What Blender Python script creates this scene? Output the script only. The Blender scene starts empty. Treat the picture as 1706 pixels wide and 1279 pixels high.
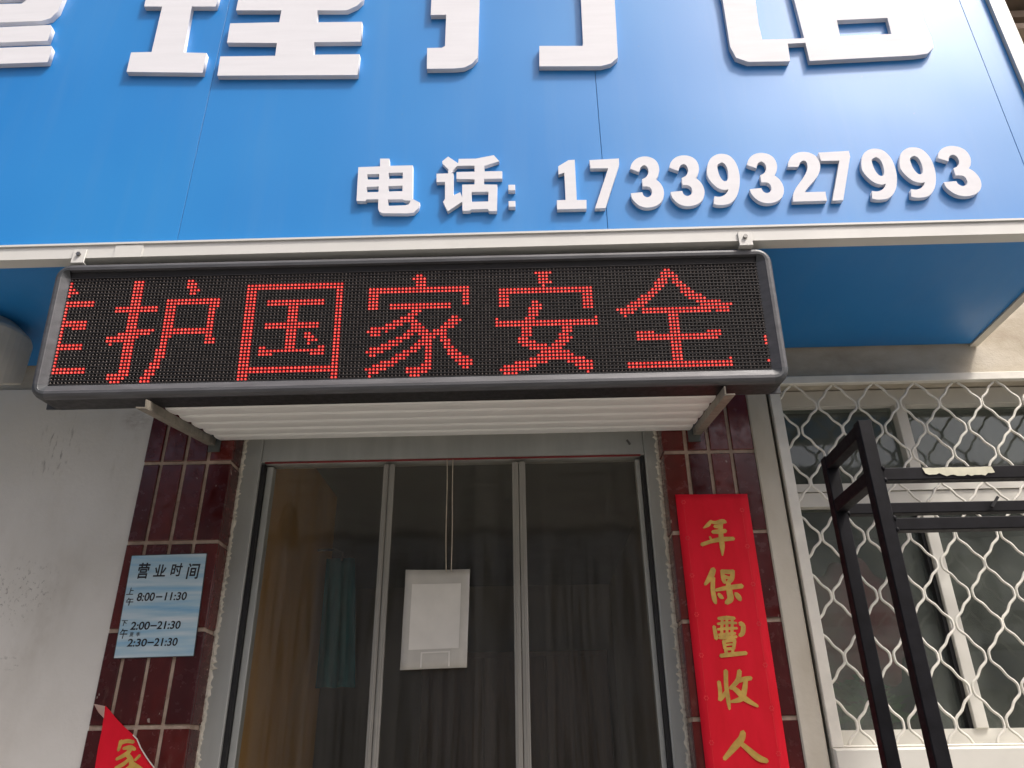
import bpy, bmesh, math, random
from mathutils import Vector, Matrix

random.seed(7)
SC = bpy.context.scene
COL = SC.collection

# ------------------------------------------------------------------ camera, sky, sun, exposure
IMG_W, IMG_H, FPX = 1706.0, 1279.0, 1292.67
PITCH, YAW, ROLL = 0.45813, 0.021193, -0.013518
CAM = Vector((0.0, -2.45, 1.5))
fwd = Vector((-math.sin(YAW) * math.cos(PITCH), math.cos(YAW) * math.cos(PITCH), math.sin(PITCH)))
rt0 = Vector((math.cos(YAW), math.sin(YAW), 0.0))
up0 = rt0.cross(fwd)
RIGHT = rt0 * math.cos(ROLL) + up0 * math.sin(ROLL)
UP = up0 * math.cos(ROLL) - rt0 * math.sin(ROLL)
cam_d = bpy.data.cameras.new('camera')
cam_d.sensor_width = 36.0
cam_d.lens = 36.0 * FPX / IMG_W
cam_d.clip_start, cam_d.clip_end = 0.05, 2000.0
cam = bpy.data.objects.new('camera', cam_d)
COL.objects.link(cam)
cam.matrix_world = Matrix((
    (RIGHT.x, UP.x, -fwd.x, CAM.x), (RIGHT.y, UP.y, -fwd.y, CAM.y),
    (RIGHT.z, UP.z, -fwd.z, CAM.z), (0, 0, 0, 1)))
SC.camera = cam

SUN_VEC = Vector((0.53, -0.40, 1.0)).normalized()      # towards the sun: high, in front, to the right
SUN_ELEV = math.asin(SUN_VEC.z)
world = bpy.data.worlds.new('World')
SC.world = world
world.use_nodes = True
wn, wl = world.node_tree.nodes, world.node_tree.links
wn.clear()
w_out = wn.new('ShaderNodeOutputWorld')
w_bg = wn.new('ShaderNodeBackground')
w_sky = wn.new('ShaderNodeTexSky')
w_sky.sky_type = 'NISHITA'
w_sky.sun_disc = False
w_sky.sun_elevation = SUN_ELEV
w_sky.sun_rotation = math.atan2(SUN_VEC.x, SUN_VEC.y)
w_sky.air_density, w_sky.dust_density, w_sky.ozone_density = 0.45, 7.0, 0.4
w_bg.inputs['Strength'].default_value = 0.15
wl.new(w_sky.outputs[0], w_bg.inputs['Color'])
wl.new(w_bg.outputs[0], w_out.inputs['Surface'])

sun_d = bpy.data.lights.new('sun', 'SUN')
sun_d.energy = 2.2
sun_d.angle = math.radians(5.0)
sun_d.color = (1.0, 0.965, 0.915)
sun = bpy.data.objects.new('sun', sun_d)
COL.objects.link(sun)
sun.rotation_euler = (-SUN_VEC).to_track_quat('-Z', 'Y').to_euler()

SC.view_settings.view_transform = 'Standard'
SC.view_settings.look = 'None'
SC.view_settings.gamma = 1.0
SC.view_settings.use_curve_mapping = False
SC.view_settings.exposure = 0.66


def at(px, py, Y=0.0):
    """photo pixel -> point on the vertical plane y = Y (the plane the thing touches)"""
    d = RIGHT * ((px - IMG_W / 2) / FPX) - UP * ((py - IMG_H / 2) / FPX) + fwd
    return CAM + d * ((Y - CAM.y) / d.y)


# ------------------------------------------------------------------ materials
def srgb(r, g, b):
    f = lambda c: (c / 255 / 12.92) if c <= 10 else ((c / 255 + 0.055) / 1.055) ** 2.4
    return (f(r), f(g), f(b), 1.0)


MATS = {}


class NT:
    def __init__(self, m):
        self.n, self.l = m.node_tree.nodes, m.node_tree.links
        self.b = self.n.get('Principled BSDF')

    def new(self, t, **kw):
        nd = self.n.new(t)
        for k, v in kw.items():
            setattr(nd, k, v)
        return nd

    def noise(self, scale, detail=4.0, rough=0.55, stretch=None, coord='Object', dist=0.0):
        if coord == 'World':
            src = self.new('ShaderNodeNewGeometry').outputs['Position']
        else:
            src = self.new('ShaderNodeTexCoord').outputs[coord]
        if stretch:
            mp = self.new('ShaderNodeMapping')
            mp.inputs['Scale'].default_value = stretch
            self.l.new(src, mp.inputs['Vector'])
            src = mp.outputs[0]
        nz = self.new('ShaderNodeTexNoise')
        nz.inputs['Scale'].default_value = scale
        nz.inputs['Detail'].default_value = detail
        nz.inputs['Roughness'].default_value = rough
        nz.inputs['Distortion'].default_value = dist
        self.l.new(src, nz.inputs['Vector'])
        return nz.outputs['Fac']

    def ramp(self, fac, *stops):
        r = self.new('ShaderNodeValToRGB')
        el = r.color_ramp.elements
        while len(el) < len(stops):
            el.new(0.5)
        for e, (p, c) in zip(el, stops):
            e.position = p
            e.color = c if len(c) == 4 else (*c, 1)
        self.l.new(fac, r.inputs[0])
        return r.outputs[0]

    def mix(self, fac, a, b, mode='MIX'):
        m = self.new('ShaderNodeMix', data_type='RGBA', blend_type=mode)
        for sock, v in ((m.inputs[0], fac), (m.inputs[6], a), (m.inputs[7], b)):
            if hasattr(v, 'links'):
                self.l.new(v, sock)
            else:
                sock.default_value = v
        return m.outputs[2]

    def bump(self, h, strength, dist=0.002):
        b = self.new('ShaderNodeBump')
        b.inputs['Strength'].default_value = strength
        b.inputs['Distance'].default_value = dist
        self.l.new(h, b.inputs['Height'])
        self.l.new(b.outputs[0], self.b.inputs['Normal'])

    def color(self, c):
        self.l.new(c, self.b.inputs['Base Color'])

    def rough(self, c):
        self.l.new(c, self.b.inputs['Roughness'])


def mat(name, base, rough=0.5, metal=0.0, var=0.12, scale=6.0, bump=0.0, bscale=120.0, stretch=None, spec=0.5):
    m = bpy.data.materials.new(name)
    m.use_nodes = True
    t = NT(m)
    base = tuple(base[:3])
    t.b.inputs['Roughness'].default_value = rough
    t.b.inputs['Metallic'].default_value = metal
    t.b.inputs['Specular IOR Level'].default_value = spec
    if var:
        f = t.noise(scale, stretch=stretch)
        lo = tuple(c * (1 - var) for c in base)
        hi = tuple(min(1, c * (1 + var)) for c in base)
        t.color(t.ramp(f, (0.3, lo), (0.7, hi)))
        rr = t.noise(scale * 3, stretch=stretch)
        t.rough(t.ramp(rr, (0.3, (max(0, rough - .07),) * 3), (0.7, (min(1, rough + .09),) * 3)))
    else:
        t.b.inputs['Base Color'].default_value = (*base, 1)
    if bump:
        t.bump(t.noise(bscale, 3), bump)
    MATS[name] = m
    return m


mat('letter_white', srgb(212, 213, 217), 0.6, var=0.035, scale=4, stretch=(1.0, 9.0, 9.0), bump=0.05, bscale=60, spec=0.25)
mat('rail_white', srgb(200, 200, 195), 0.38, var=0.06, scale=4, bump=0.05, bscale=30)
mat('gap_shade_black', (0.012, 0.012, 0.013), 0.8, var=0.3)
mat('led_side', srgb(24, 23, 24), 0.5, 0.0, var=0.3, scale=20)
mat('led_frame', srgb(80, 81, 84), 0.5, 0.15, var=0.22, scale=9, stretch=(1, 6, 6), bump=0.12, bscale=300)
mat('led_corner', srgb(66, 69, 72), 0.5, 0.1, var=0.2, scale=20)
mat('led_face', (0.010, 0.009, 0.010), 0.6, var=0.2)
mat('led_louver', (0.030, 0.028, 0.028), 0.5, var=0.2, scale=30)
mat('led_off', (0.17, 0.145, 0.135), 0.25, var=0.25, scale=40)
mat('canopy_cream', srgb(226, 227, 222), 0.45, var=0.05, scale=7, stretch=(1, 8, 8))
mat('arm_steel', srgb(138, 132, 120), 0.55, 0.3, var=0.25, scale=25, bump=0.2, bscale=200)
mat('plate_grey', srgb(96, 100, 97), 0.5, 0.4, var=0.15)
mat('door_alu', srgb(166, 169, 165), 0.36, 0.10, var=0.10, scale=3, stretch=(6, 6, 1))
mat('rubber', (0.010, 0.010, 0.011), 0.55, var=0.2)
mat('caulk', srgb(205, 200, 186), 0.7, var=0.15, scale=30, bump=0.4, bscale=90)
mat('red_strip', srgb(120, 36, 36), 0.5, var=0.2)
mat('strip_grey', srgb(150, 148, 141), 0.5, 0.0, var=0.08, scale=4, stretch=(20, 20, 1))
mat('card_white', srgb(222, 219, 210), 0.45, var=0.04, scale=20, bump=0.15, bscale=25)
mat('pouch_film', srgb(196, 193, 184), 0.18, var=0.06, scale=18, bump=0.3, bscale=22)
mat('twine', srgb(190, 180, 160), 0.8, var=0.15, scale=60)
mat('ink', (0.014, 0.014, 0.018), 0.5, var=0.1)
mat('ink_faded', (0.06, 0.06, 0.065), 0.6, var=0.2)
mat('gold', srgb(196, 160, 78), 0.5, 0.1, var=0.22, scale=35, bump=0.1, bscale=150)
mat('gold_faint', srgb(222, 46, 54), 0.55, var=0.15, scale=60)
mat('paper_back', srgb(176, 150, 140), 0.7, var=0.12)
mat('grille_white', srgb(222, 219, 208), 0.45, var=0.10, scale=14, bump=0.1, bscale=200)
mat('frame_white', srgb(210, 208, 199), 0.4, var=0.07, scale=6)
mat('shutter_box', srgb(196, 192, 180), 0.5, var=0.06, scale=5, stretch=(1, 1, 3))
mat('facing_wall', srgb(196, 194, 188), 0.8, var=0.2, scale=0.6)
mat('black_steel', (0.007, 0.007, 0.009), 0.5, 0.0, var=0.4, scale=30, bump=0.12, bscale=250, spec=0.14)
mat('label_paper', srgb(196, 194, 172), 0.6, var=0.12, scale=40)
mat('ochre', srgb(206, 156, 74), 0.7, var=0.15, scale=3, stretch=(1, 1, .4))
mat('room_wall', srgb(150, 142, 128), 0.8, var=0.12, scale=2)
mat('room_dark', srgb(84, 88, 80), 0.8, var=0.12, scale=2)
mat('teal_cloth', srgb(12, 98, 108), 0.85, var=0.25, scale=9, stretch=(6, 6, 1))
mat('reflection_pink', srgb(214, 112, 122), 0.85, var=0.25, scale=12)
mat('leaf', (0.09, 0.22, 0.05), 0.5, var=0.35, scale=25)
mat('pot', srgb(130, 80, 60), 0.7, var=0.15)
mat('wood_brown', srgb(92, 66, 46), 0.5, var=0.25, scale=5, stretch=(8, 8, 1))
mat('eave_brown', srgb(128, 112, 96), 0.8, var=0.2, scale=8)
mat('bolt', srgb(120, 120, 118), 0.35, 0.8, var=0.2, scale=60)


def special_mats():
    # blue composite panel: even paint, gentle oil-canning and a little dust
    m = mat('panel_blue', srgb(28, 130, 204), 0.42, var=0, spec=0.52)
    t = NT(m)
    f = t.noise(1.3, 2.0)
    c = t.ramp(f, (0.3, srgb(26, 120, 192)), (0.7, srgb(36, 128, 196)))
    wash = t.ramp(t.noise(2.0, 6.0, 0.62, stretch=(5.0, 1, 0.35)), (0.48, (0, 0, 0)), (0.85, (0.11,) * 3))
    c = t.mix(wash, c, srgb(128, 160, 186))
    speck = t.ramp(t.noise(55.0, 3.0, 0.6), (0.70, (0, 0, 0)), (0.78, (0.18,) * 3))
    c = t.mix(speck, c, srgb(120, 132, 138))
    t.color(c)
    r = t.noise(5.0, 4.0, stretch=(1, 1, 0.3))
    t.rough(t.ramp(r, (0.3, (0.34,) * 3), (0.75, (0.48,) * 3)))
    b = t.noise(1.7, 1.0)
    t.bump(b, 0.25, 0.02)
    # plaster: blotches, vertical runs, scuffs
    m = mat('plaster', srgb(190, 184, 170), 0.85, var=0)
    t = NT(m)
    big = t.ramp(t.noise(1.6, 5.0, 0.6), (0.30, srgb(204, 201, 192)), (0.72, srgb(224, 222, 216)))
    runs = t.ramp(t.noise(1.6, 5.0, 0.6, stretch=(2.2, 1, 0.8)), (0.52, (0, 0, 0)), (0.85, (0.30,) * 3))
    c = t.mix(runs, big, srgb(140, 128, 108))
    spot = t.ramp(t.noise(20.0, 6.0, 0.75, stretch=(1.6, 1, 0.8)), (0.665, (0, 0, 0)), (0.70, (0.75,) * 3))
    zone = t.ramp(t.noise(1.9, 2.0), (0.56, (0, 0, 0)), (0.66, (1,) * 3))
    sz = t.mix(1.0, spot, zone, 'MULTIPLY')
    c = t.mix(sz, c, srgb(92, 88, 78))
    # marks on the wall: scratches, a smear by the pillar, speckled patches
    for px, py, rx, rz, col, nsc, st, lo, hi, amt in (
            (95, 745, 0.10, 0.15, (74, 70, 60), 26, (2.2, 1, 0.5), 0.55, 0.66, 0.6), (228, 700, 0.065, 0.05, (112, 90, 74), 22, (1, 1, 2), 0.42, 0.66, 0.5),
            (25, 985, 0.16, 0.12, (104, 102, 92), 60, (1.5, 1, 1), 0.56, 0.64, 0.8), (15, 1105, 0.06, 0.03, (52, 52, 46), 34, (1, 1, 2.6), 0.56, 0.66, 0.6),
            (60, 1030, 0.25, 0.3, (150, 142, 126), 5, (1, 1, 0.6), 0.50, 0.75, 0.35), (200, 740, 0.08, 0.16, (150, 140, 120), 9, (2, 1, 0.6), 0.50, 0.70, 0.45)):
        w = at(px, py, 0.0)
        geo = t.new('ShaderNodeNewGeometry')
        mp = t.new('ShaderNodeMapping', vector_type='TEXTURE')
        mp.inputs['Location'].default_value = (w.x, 0, w.z)
        mp.inputs['Scale'].default_value = (rx, 5.0, rz)
        t.l.new(geo.outputs['Position'], mp.inputs['Vector'])
        ln = t.new('ShaderNodeVectorMath', operation='LENGTH')
        t.l.new(mp.outputs[0], ln.inputs[0])
        edge = t.ramp(ln.outputs['Value'], (0.35, (amt,) * 3), (1.0, (0, 0, 0)))
        nm = t.ramp(t.noise(nsc, 6.0, 0.7, stretch=st), (lo, (0, 0, 0)), (hi, (1,) * 3))
        c = t.mix(t.mix(1.0, edge, nm, 'MULTIPLY'), c, srgb(*col))
    t.color(c)
    t.bump(t.noise(70.0, 5.0, 0.65), 0.22, 0.004)
    # rough concrete lintel
    m = mat('lintel', srgb(160, 148, 128), 0.9, var=0)
    t = NT(m)
    c = t.ramp(t.noise(3.0, 6.0, 0.65, stretch=(1, 1, 1.6)), (0.30, srgb(156, 144, 126)), (0.52, srgb(186, 178, 162)), (0.75, srgb(202, 196, 184)))
    t.color(c)
    t.bump(t.noise(40.0, 6.0, 0.7), 0.35, 0.006)
    # white-washed trim
    m = mat('trim_plaster', srgb(196, 190, 174), 0.8, var=0)
    t = NT(m)
    a = t.ramp(t.noise(5.0, 4.0, 0.6, stretch=(1, 1, 0.35)), (0.3, srgb(178, 170, 152)), (0.7, srgb(206, 201, 188)))
    t.color(a)
    t.bump(t.noise(55.0, 5.0), 0.25, 0.003)
    # glazed maroon tile, each tile with its own tone
    m = mat('tile', (0.09, 0.012, 0.014), 0.16, var=0)
    t = NT(m)
    oi = t.new('ShaderNodeObjectInfo')
    base = t.ramp(oi.outputs['Random'], (0.0, (0.056, 0.008, 0.009)), (0.5, (0.088, 0.012, 0.011)), (1.0, (0.120, 0.017, 0.013)))
    cl = t.ramp(t.noise(18.0, 4.0, 0.6, stretch=(1, 1, 0.4), coord='World'), (0.35, (0.72,) * 3), (0.7, (1.12,) * 3))
    c = t.mix(1.0, base, cl, 'MULTIPLY')
    dust = t.ramp(t.noise(17.0, 6.0, 0.7, stretch=(1.4, 1, 0.45), coord='World'), (0.60, (0, 0, 0)), (0.80, (0.55,) * 3))
    c = t.mix(dust, c, srgb(112, 84, 76))
    chip = t.ramp(t.noise(38.0, 2.0, 0.5, stretch=(1.3, 1, 0.7), coord='World'), (0.735, (0, 0, 0)), (0.75, (0.7,) * 3))
    c = t.mix(chip, c, srgb(168, 156, 146))
    t.color(c)
    t.rough(t.ramp(t.noise(30.0, 5.0, coord='World'), (0.35, (0.10,) * 3), (0.75, (0.38,) * 3)))
    t.bump(t.noise(14.0, 2.0, coord='World'), 0.10, 0.004)
    m = mat('grout', srgb(150, 126, 108), 0.9, var=0)
    t = NT(m)
    t.color(t.ramp(t.noise(16.0, 6.0, 0.7), (0.3, srgb(144, 122, 106)), (0.7, srgb(198, 180, 162))))
    t.bump(t.noise(120.0, 4.0), 0.3, 0.002)
    # red paper
    m = mat('red_paper', srgb(208, 16, 36), 0.7, var=0, spec=0.25)
    t = NT(m)
    t.color(t.ramp(t.noise(7.0, 4.0, 0.6, stretch=(2, 2, .7)), (0.3, srgb(210, 12, 34)), (0.72, srgb(228, 20, 48))))
    t.bump(t.noise(9.0, 3.0, stretch=(1, 1, .6)), 0.35, 0.01)
    # pale blue printed sheet with diagonal streaks
    m = mat('hours_sheet', srgb(170, 198, 214), 0.35, var=0)
    t = NT(m)
    tc = t.new('ShaderNodeTexCoord')
    mp = t.new('ShaderNodeMapping')
    mp.inputs['Rotation'].default_value = (0, math.radians(-40), 0)
    mp.inputs['Scale'].default_value = (3.0, 1.0, 42.0)
    t.l.new(tc.outputs['Object'], mp.inputs['Vector'])
    nz = t.new('ShaderNodeTexNoise')
    nz.inputs['Scale'].default_value = 1.0
    nz.inputs['Detail'].default_value = 3.0
    t.l.new(mp.outputs[0], nz.inputs['Vector'])
    t.color(t.ramp(nz.outputs['Fac'], (0.30, srgb(128, 178, 208)), (0.5, srgb(172, 200, 212)), (0.70, srgb(208, 218, 222))))
    # pavement
    m = mat('pavement', srgb(150, 146, 138), 0.9, var=0)
    t = NT(m)
    t.color(t.ramp(t.noise(0.9, 6.0, 0.6), (0.3, srgb(102, 101, 98)), (0.7, srgb(124, 122, 118))))
    t.bump(t.noise(60.0, 5.0), 0.3, 0.004)

    def clear(name, tint, rough, dirt_glare, dirt_glare_amt, streak, ior=1.45, bump=0.0):
        m = bpy.data.materials.new(name)
        m.use_nodes = True
        t = NT(m)
        t.n.remove(t.b)
        out = t.n.get('Material Output')
        tr = t.new('ShaderNodeBsdfTransparent')
        tr.inputs['Color'].default_value = (*tint, 1)
        gl = t.new('ShaderNodeBsdfGlossy')
        gl.inputs['Roughness'].default_value = rough
        gl.inputs['Color'].default_value = (1, 1, 1, 1)
        df = t.new('ShaderNodeBsdfDiffuse')
        df.inputs['Color'].default_value = dirt_glare
        fr = t.new('ShaderNodeFresnel')
        fr.inputs['IOR'].default_value = ior
        m1 = t.new('ShaderNodeMixShader')
        m2 = t.new('ShaderNodeMixShader')
        f = t.ramp(t.noise(3.0, 5.0, 0.6, stretch=streak), (0.35, (dirt_glare_amt * 0.25,) * 3), (0.8, (dirt_glare_amt,) * 3))  # pale diffuse veil: dirt, with reflection streaks and haze painted in
        t.l.new(f, m1.inputs[0])
        t.l.new(tr.outputs[0], m1.inputs[1])
        t.l.new(df.outputs[0], m1.inputs[2])
        t.l.new(fr.outputs[0], m2.inputs[0])
        t.l.new(m1.outputs[0], m2.inputs[1])
        t.l.new(gl.outputs[0], m2.inputs[2])
        if bump:
            b = t.new('ShaderNodeBump')
            b.inputs['Strength'].default_value = bump
            b.inputs['Distance'].default_value = 0.01
            t.l.new(t.noise(2.5, 2.0, stretch=(4, 4, 0.5)), b.inputs['Height'])
            t.l.new(b.outputs[0], gl.inputs['Normal'])
            t.l.new(b.outputs[0], fr.inputs['Normal'])
        t.l.new(m2.outputs[0], out.inputs['Surface'])
        MATS[name] = m
    clear('soft_pvc', (0.88, 0.87, 0.82), 0.10, srgb(166, 162, 152), 0.14, (10, 10, 0.12), 1.5, 0.32)
    clear('window_glass', (0.80, 0.86, 0.82), 0.03, srgb(158, 164, 156), 0.42, (1.5, 1.5, 1.0), 1.45, 0.12)

    def glow(name, col, strength, spread):
        m = bpy.data.materials.new(name)
        m.use_nodes = True
        t = NT(m)
        t.b.inputs['Base Color'].default_value = (0.25, 0.01, 0.01, 1)
        t.b.inputs['Emission Color'].default_value = (*col, 1)
        # diodes age unevenly: brightness wanders from dot to dot
        f = t.noise(75.0, 2.0)
        k = t.ramp(f, (0.30, (strength * (1 - spread),) * 3), (0.70, (strength * (1 + spread),) * 3))
        t.l.new(k, t.b.inputs['Emission Strength'])
        MATS[name] = m
    glow('led_hot', (1.0, 0.105, 0.075), 1.05, 0.5)
    glow('led_red', (1.0, 0.0, 0.016), 0.34, 0.35)


special_mats()


# ------------------------------------------------------------------ mesh helpers
class MB:
    def __init__(self):
        self.v, self.f, self.mi = [], [], []

    def add(self, verts, faces, mi=0):
        o = len(self.v)
        self.v += [tuple(p) for p in verts]
        self.f += [tuple(o + i for i in f) for f in faces]
        self.mi += [mi] * len(faces)
        return self

    def box(self, x0, x1, y0, y1, z0, z1, mi=0):
        vs = [(x, y, z) for x in (x0, x1) for y in (y0, y1) for z in (z0, z1)]
        return self.add(vs, [(0, 1, 3, 2), (4, 6, 7, 5), (0, 4, 5, 1), (2, 3, 7, 6), (0, 2, 6, 4), (1, 5, 7, 3)], mi)

    def slab(self, x0, x1, y0, y1, z0, z1, c, mi=0):
        """box whose front (-y) edges are chamfered by c"""
        b = [(x0, y1, z0), (x1, y1, z0), (x1, y1, z1), (x0, y1, z1)]
        m = [(x, y0 + c, z) for x, y, z in b]
        f = [(x0 + c, y0, z0 + c), (x1 - c, y0, z0 + c), (x1 - c, y0, z1 - c), (x0 + c, y0, z1 - c)]
        fs = [(8, 9, 10, 11), (3, 2, 1, 0)]
        for a in (0, 4):
            for i in range(4):
                j = (i + 1) % 4
                fs.append((a + i, a + j, a + 4 + j, a + 4 + i))
        return self.add(b + m + f, fs, mi)

    def bar(self, p, q, w, h, up=(0, 0, 1), c=0.0, mi=0):
        """square bar from p to q, w across, h along up; c chamfers its long edges"""
        p, q = Vector(p), Vector(q)
        d = (q - p).normalized()
        s = d.cross(Vector(up)).normalized()
        u = s.cross(d)
        w, h = w / 2, h / 2
        if c:
            ring = [(-w + c, -h), (w - c, -h), (w, -h + c), (w, h - c), (w - c, h), (-w + c, h), (-w, h - c), (-w, -h + c)]
        else:
            ring = [(-w, -h), (w, -h), (w, h), (-w, h)]
        n = len(ring)
        vs = [p + s * a + u * b for a, b in ring] + [q + s * a + u * b for a, b in ring]
        fs = [(i, (i + 1) % n, n + (i + 1) % n, n + i) for i in range(n)] + [tuple(range(n))[::-1], tuple(range(n, 2 * n))]
        return self.add(vs, fs, mi)

    def tube(self, pts, r, n=6, mi=0):
        pts = [Vector(p) for p in pts]
        vs, fs = [], []
        ref = Vector((0, 1, 0))
        for i, p in enumerate(pts):
            d = (pts[min(i + 1, len(pts) - 1)] - pts[max(i - 1, 0)]).normalized()
            a = d.cross(ref)
            if a.length < 1e-3:
                a = d.cross(Vector((1, 0, 0)))
            a.normalize()
            b = d.cross(a)
            for k in range(n):
                t = 2 * math.pi * k / n
                vs.append(p + a * (r * math.cos(t)) + b * (r * math.sin(t)))
        for i in range(len(pts) - 1):
            for k in range(n):
                k2 = (k + 1) % n
                fs.append((i * n + k, i * n + k2, i * n + n + k2, i * n + n + k))
        fs += [tuple(range(n))[::-1], tuple(range((len(pts) - 1) * n, len(pts) * n))]
        return self.add(vs, fs, mi)

    def ribbon(self, pts, widths, y, mi=0):
        """flat brush stroke in the wall plane: pts (x, z), widths, at depth y"""
        P = [Vector((a, b)) for a, b in pts]
        n = len(P)
        L, R = [], []
        for i, p in enumerate(P):
            d = (P[min(i + 1, n - 1)] - P[max(i - 1, 0)]).normalized()
            nn = Vector((-d.y, d.x)) * (widths[i] / 2)
            L.append(p + nn)
            R.append(p - nn)
        out = L + R[::-1]
        # rounded caps
        d0 = (P[0] - P[1]).normalized() * widths[0] * 0.38
        d1 = (P[-1] - P[-2]).normalized() * widths[-1] * 0.38
        vs = [(p.x, y, p.y) for p in L] + [(p.x, y, p.y) for p in R]
        fs = [(i, n + i, n + i + 1, i + 1) for i in range(n - 1)]
        c0, c1 = P[0] + d0, P[-1] + d1
        vs += [(c0.x, y, c0.y), (c1.x, y, c1.y)]
        fs += [(2 * n, n, 0), (2 * n + 1, n - 1, 2 * n - 1)]
        return self.add(vs, fs, mi)

    def mesh(self, name, mats, smooth=False):
        me = bpy.data.meshes.new(name)
        me.from_pydata(self.v, [], self.f)
        for m in (mats if isinstance(mats, (list, tuple)) else [mats]):
            me.materials.append(MATS[m])
        if any(self.mi):
            me.polygons.foreach_set('material_index', self.mi)
        bm = bmesh.new()
        bm.from_mesh(me)
        bmesh.ops.recalc_face_normals(bm, faces=bm.faces)
        bm.to_mesh(me)
        bm.free()
        if smooth:
            me.polygons.foreach_set('use_smooth', [True] * len(me.polygons))
        me.update()
        return me


def part(name, mb, m, parent, smooth=False, local=False, label=None):
    par = parent
    o = bpy.data.objects.new(name, mb.mesh(name, m, smooth) if isinstance(mb, MB) else mb)
    COL.objects.link(o)
    o.parent = par
    if par.type == 'EMPTY' and not local:
        o.matrix_parent_inverse = Matrix.Translation(-par.location)
    if label:
        o['label'] = label
    return o


def thing(name, label, cat, loc=(0, 0, 0), group=None):
    o = bpy.data.objects.new(name, None)
    o.empty_display_size = 0.1
    COL.objects.link(o)
    o.location = loc
    o['label'], o['category'] = label, cat
    if group:
        o['group'] = group
    return o


def tag(o, label, cat, group=None):
    o['label'], o['category'] = label, cat
    if group:
        o['group'] = group
    return o


def curve_mesh(cd, m):
    o = bpy.data.objects.new('tmp', cd)
    COL.objects.link(o)
    dg = bpy.context.evaluated_depsgraph_get()
    dg.update()
    me = bpy.data.meshes.new_from_object(o.evaluated_get(dg))
    bpy.data.objects.remove(o)
    me.materials.clear()
    me.materials.append(MATS[m])
    return me


def glyph(body, m, cx, cz, w, h, y, thick, offset=0.0, bevel=0.0, shear=0.0):
    """a character as solid lettering on the plane y, fitted to w x h round (cx, cz)"""
    cd = bpy.data.curves.new('glyph', 'FONT')
    cd.body = body
    cd.size = 1.0
    cd.offset = offset
    cd.extrude = 0.1
    cd.resolution_u = 6
    cd.shear = shear
    me = curve_mesh(cd, m)
    xs = [v.co.x for v in me.vertices]
    ys = [v.co.y for v in me.vertices]
    x0, x1, y0, y1 = min(xs), max(xs), min(ys), max(ys)
    for v in me.vertices:
        a = (v.co.x - (x0 + x1) / 2) / (x1 - x0) * w + cx
        b = (v.co.y - (y0 + y1) / 2) / (y1 - y0) * h + cz
        v.co = (a, y - (thick if v.co.z > 0 else 0.0), b)
    me.update()
    return me


def outline(loops, m, y, thick, rounded=0.0):
    """solid letter from outlines in the wall plane ((x, z) loops, inner loops are holes)"""
    cd = bpy.data.curves.new('outline', 'CURVE')
    cd.dimensions = '2D'
    cd.fill_mode = 'BOTH'
    cd.extrude = 0.1
    for lp in loops:
        s = cd.splines.new('POLY')
        s.points.add(len(lp) - 1)
        for p, (a, b) in zip(s.points, lp):
            p.co = (a, b, 0, 1)
        s.use_cyclic_u = True
    me = curve_mesh(cd, m)
    for v in me.vertices:
        v.co = (v.co.x, y - (thick if v.co.z > 0 else 0.0), v.co.y)
    me.update()
    return me


def rect_at(x0, x1, y0, y1, Y):
    mx, my = (x0 + x1) / 2, (y0 + y1) / 2
    c = at(mx, my, Y)
    return c.x, c.z, abs(at(x1, my, Y).x - at(x0, my, Y).x), abs(at(mx, y0, Y).z - at(mx, y1, Y).z)

LED_GLYPHS = [
    (0, """

#
#
##
###
#

########
########
#
#
#
#
#######
#######
#..####
#
#
#
#
#######
#######
#
#
#
#
#
#########
#########



"""),
    (13, """

.....###............##
.....###............###
.....###............###
.....###.............###
.....###.............##
.....###
.....###.......###############
.....###.......###############
.############..###.........###
.############..###.........##
.....###.......###.........##
.....###.......###.........##
.....###.......###.........##
.....###.......###.........##
.....###.......###.........##
.....########..##############
...#########...##############
#########......###.........##
########.......##..........###
.#...###.......##..........###
.....###.......##
.....###......###
.....###......###
.....###......###
.....###......##
.....###.....###
.....###.....###
.....###....###
..######....###
..#####....###
...###.....###
"""),
    (50, """



###########################
###########################
###......................##
###......................##
###......................##
###...################...##
###...################...##
###.........###..........##
###.........###..........##
###.........###..........##
###.........###..........##
###.........###..........##
###...###############....##
###...###############....##
###.........###..........##
###.........###..##......##
###.........###..###.....##
###.........###...###....##
###.........###...#......##
###..##.....###......##..##
###..##################..##
###..####..........####..##
###......................##
###......................##
###......................##
###########################
###########################
###......................##
###......................##
"""),
    (84, """

.............##
............####
.............###
.............###
############################
############################
###.......................##
###.......................##
###.......................##
###...#################...##
###...#################
............###
...........###
.........####..........##
.......#######........####
.....#####..###......####
.#######....####....####
####.#.....######.####
.###......###.########
........####...####.##
......####....####..###
....#####....#####...##
.######.....###.##...###
#####.....####..##....###
.##.....####....##....####
.......####.....##.....#####
....#####.......##......#####
..######.......###.......####
######.....#######........##
.###.......######
.#..........###
"""),
    (118, """

............#####
.............###
.............###
.............####
..............#
..##########################
..##########################
..###....................###
..###....................###
..###......##............###
..###......###...........###
..........####...........###
..........###
..........###
.#.......###................#
.############################
.############################
........###........###
........###........###
........###.......###
.......###........####
.......#####.....####
........#######.####
..........#########
.............########
............##########
..........###############
......#########.....#######
...#########..........#####
..########.............####
...####..................#
"""),
    (152, """

..............##
.............####
.............#####
............###.##
...........####.###
...........###...###
..........###.....###
.........###......####
.......####........#####
......####..........#####
....#####.............#######
...#####...............#########
######.########################
.####..###################.####
..#...........###
..............###
..............###
..............###
..............###
.....#####....###.......####
.....#######################
.....######################
..............###
..............###
..............###
..............###
..............###
..............###............#
..############################
..############################

"""),
    (191, """






















#
#
#




#


"""),
]
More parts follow.
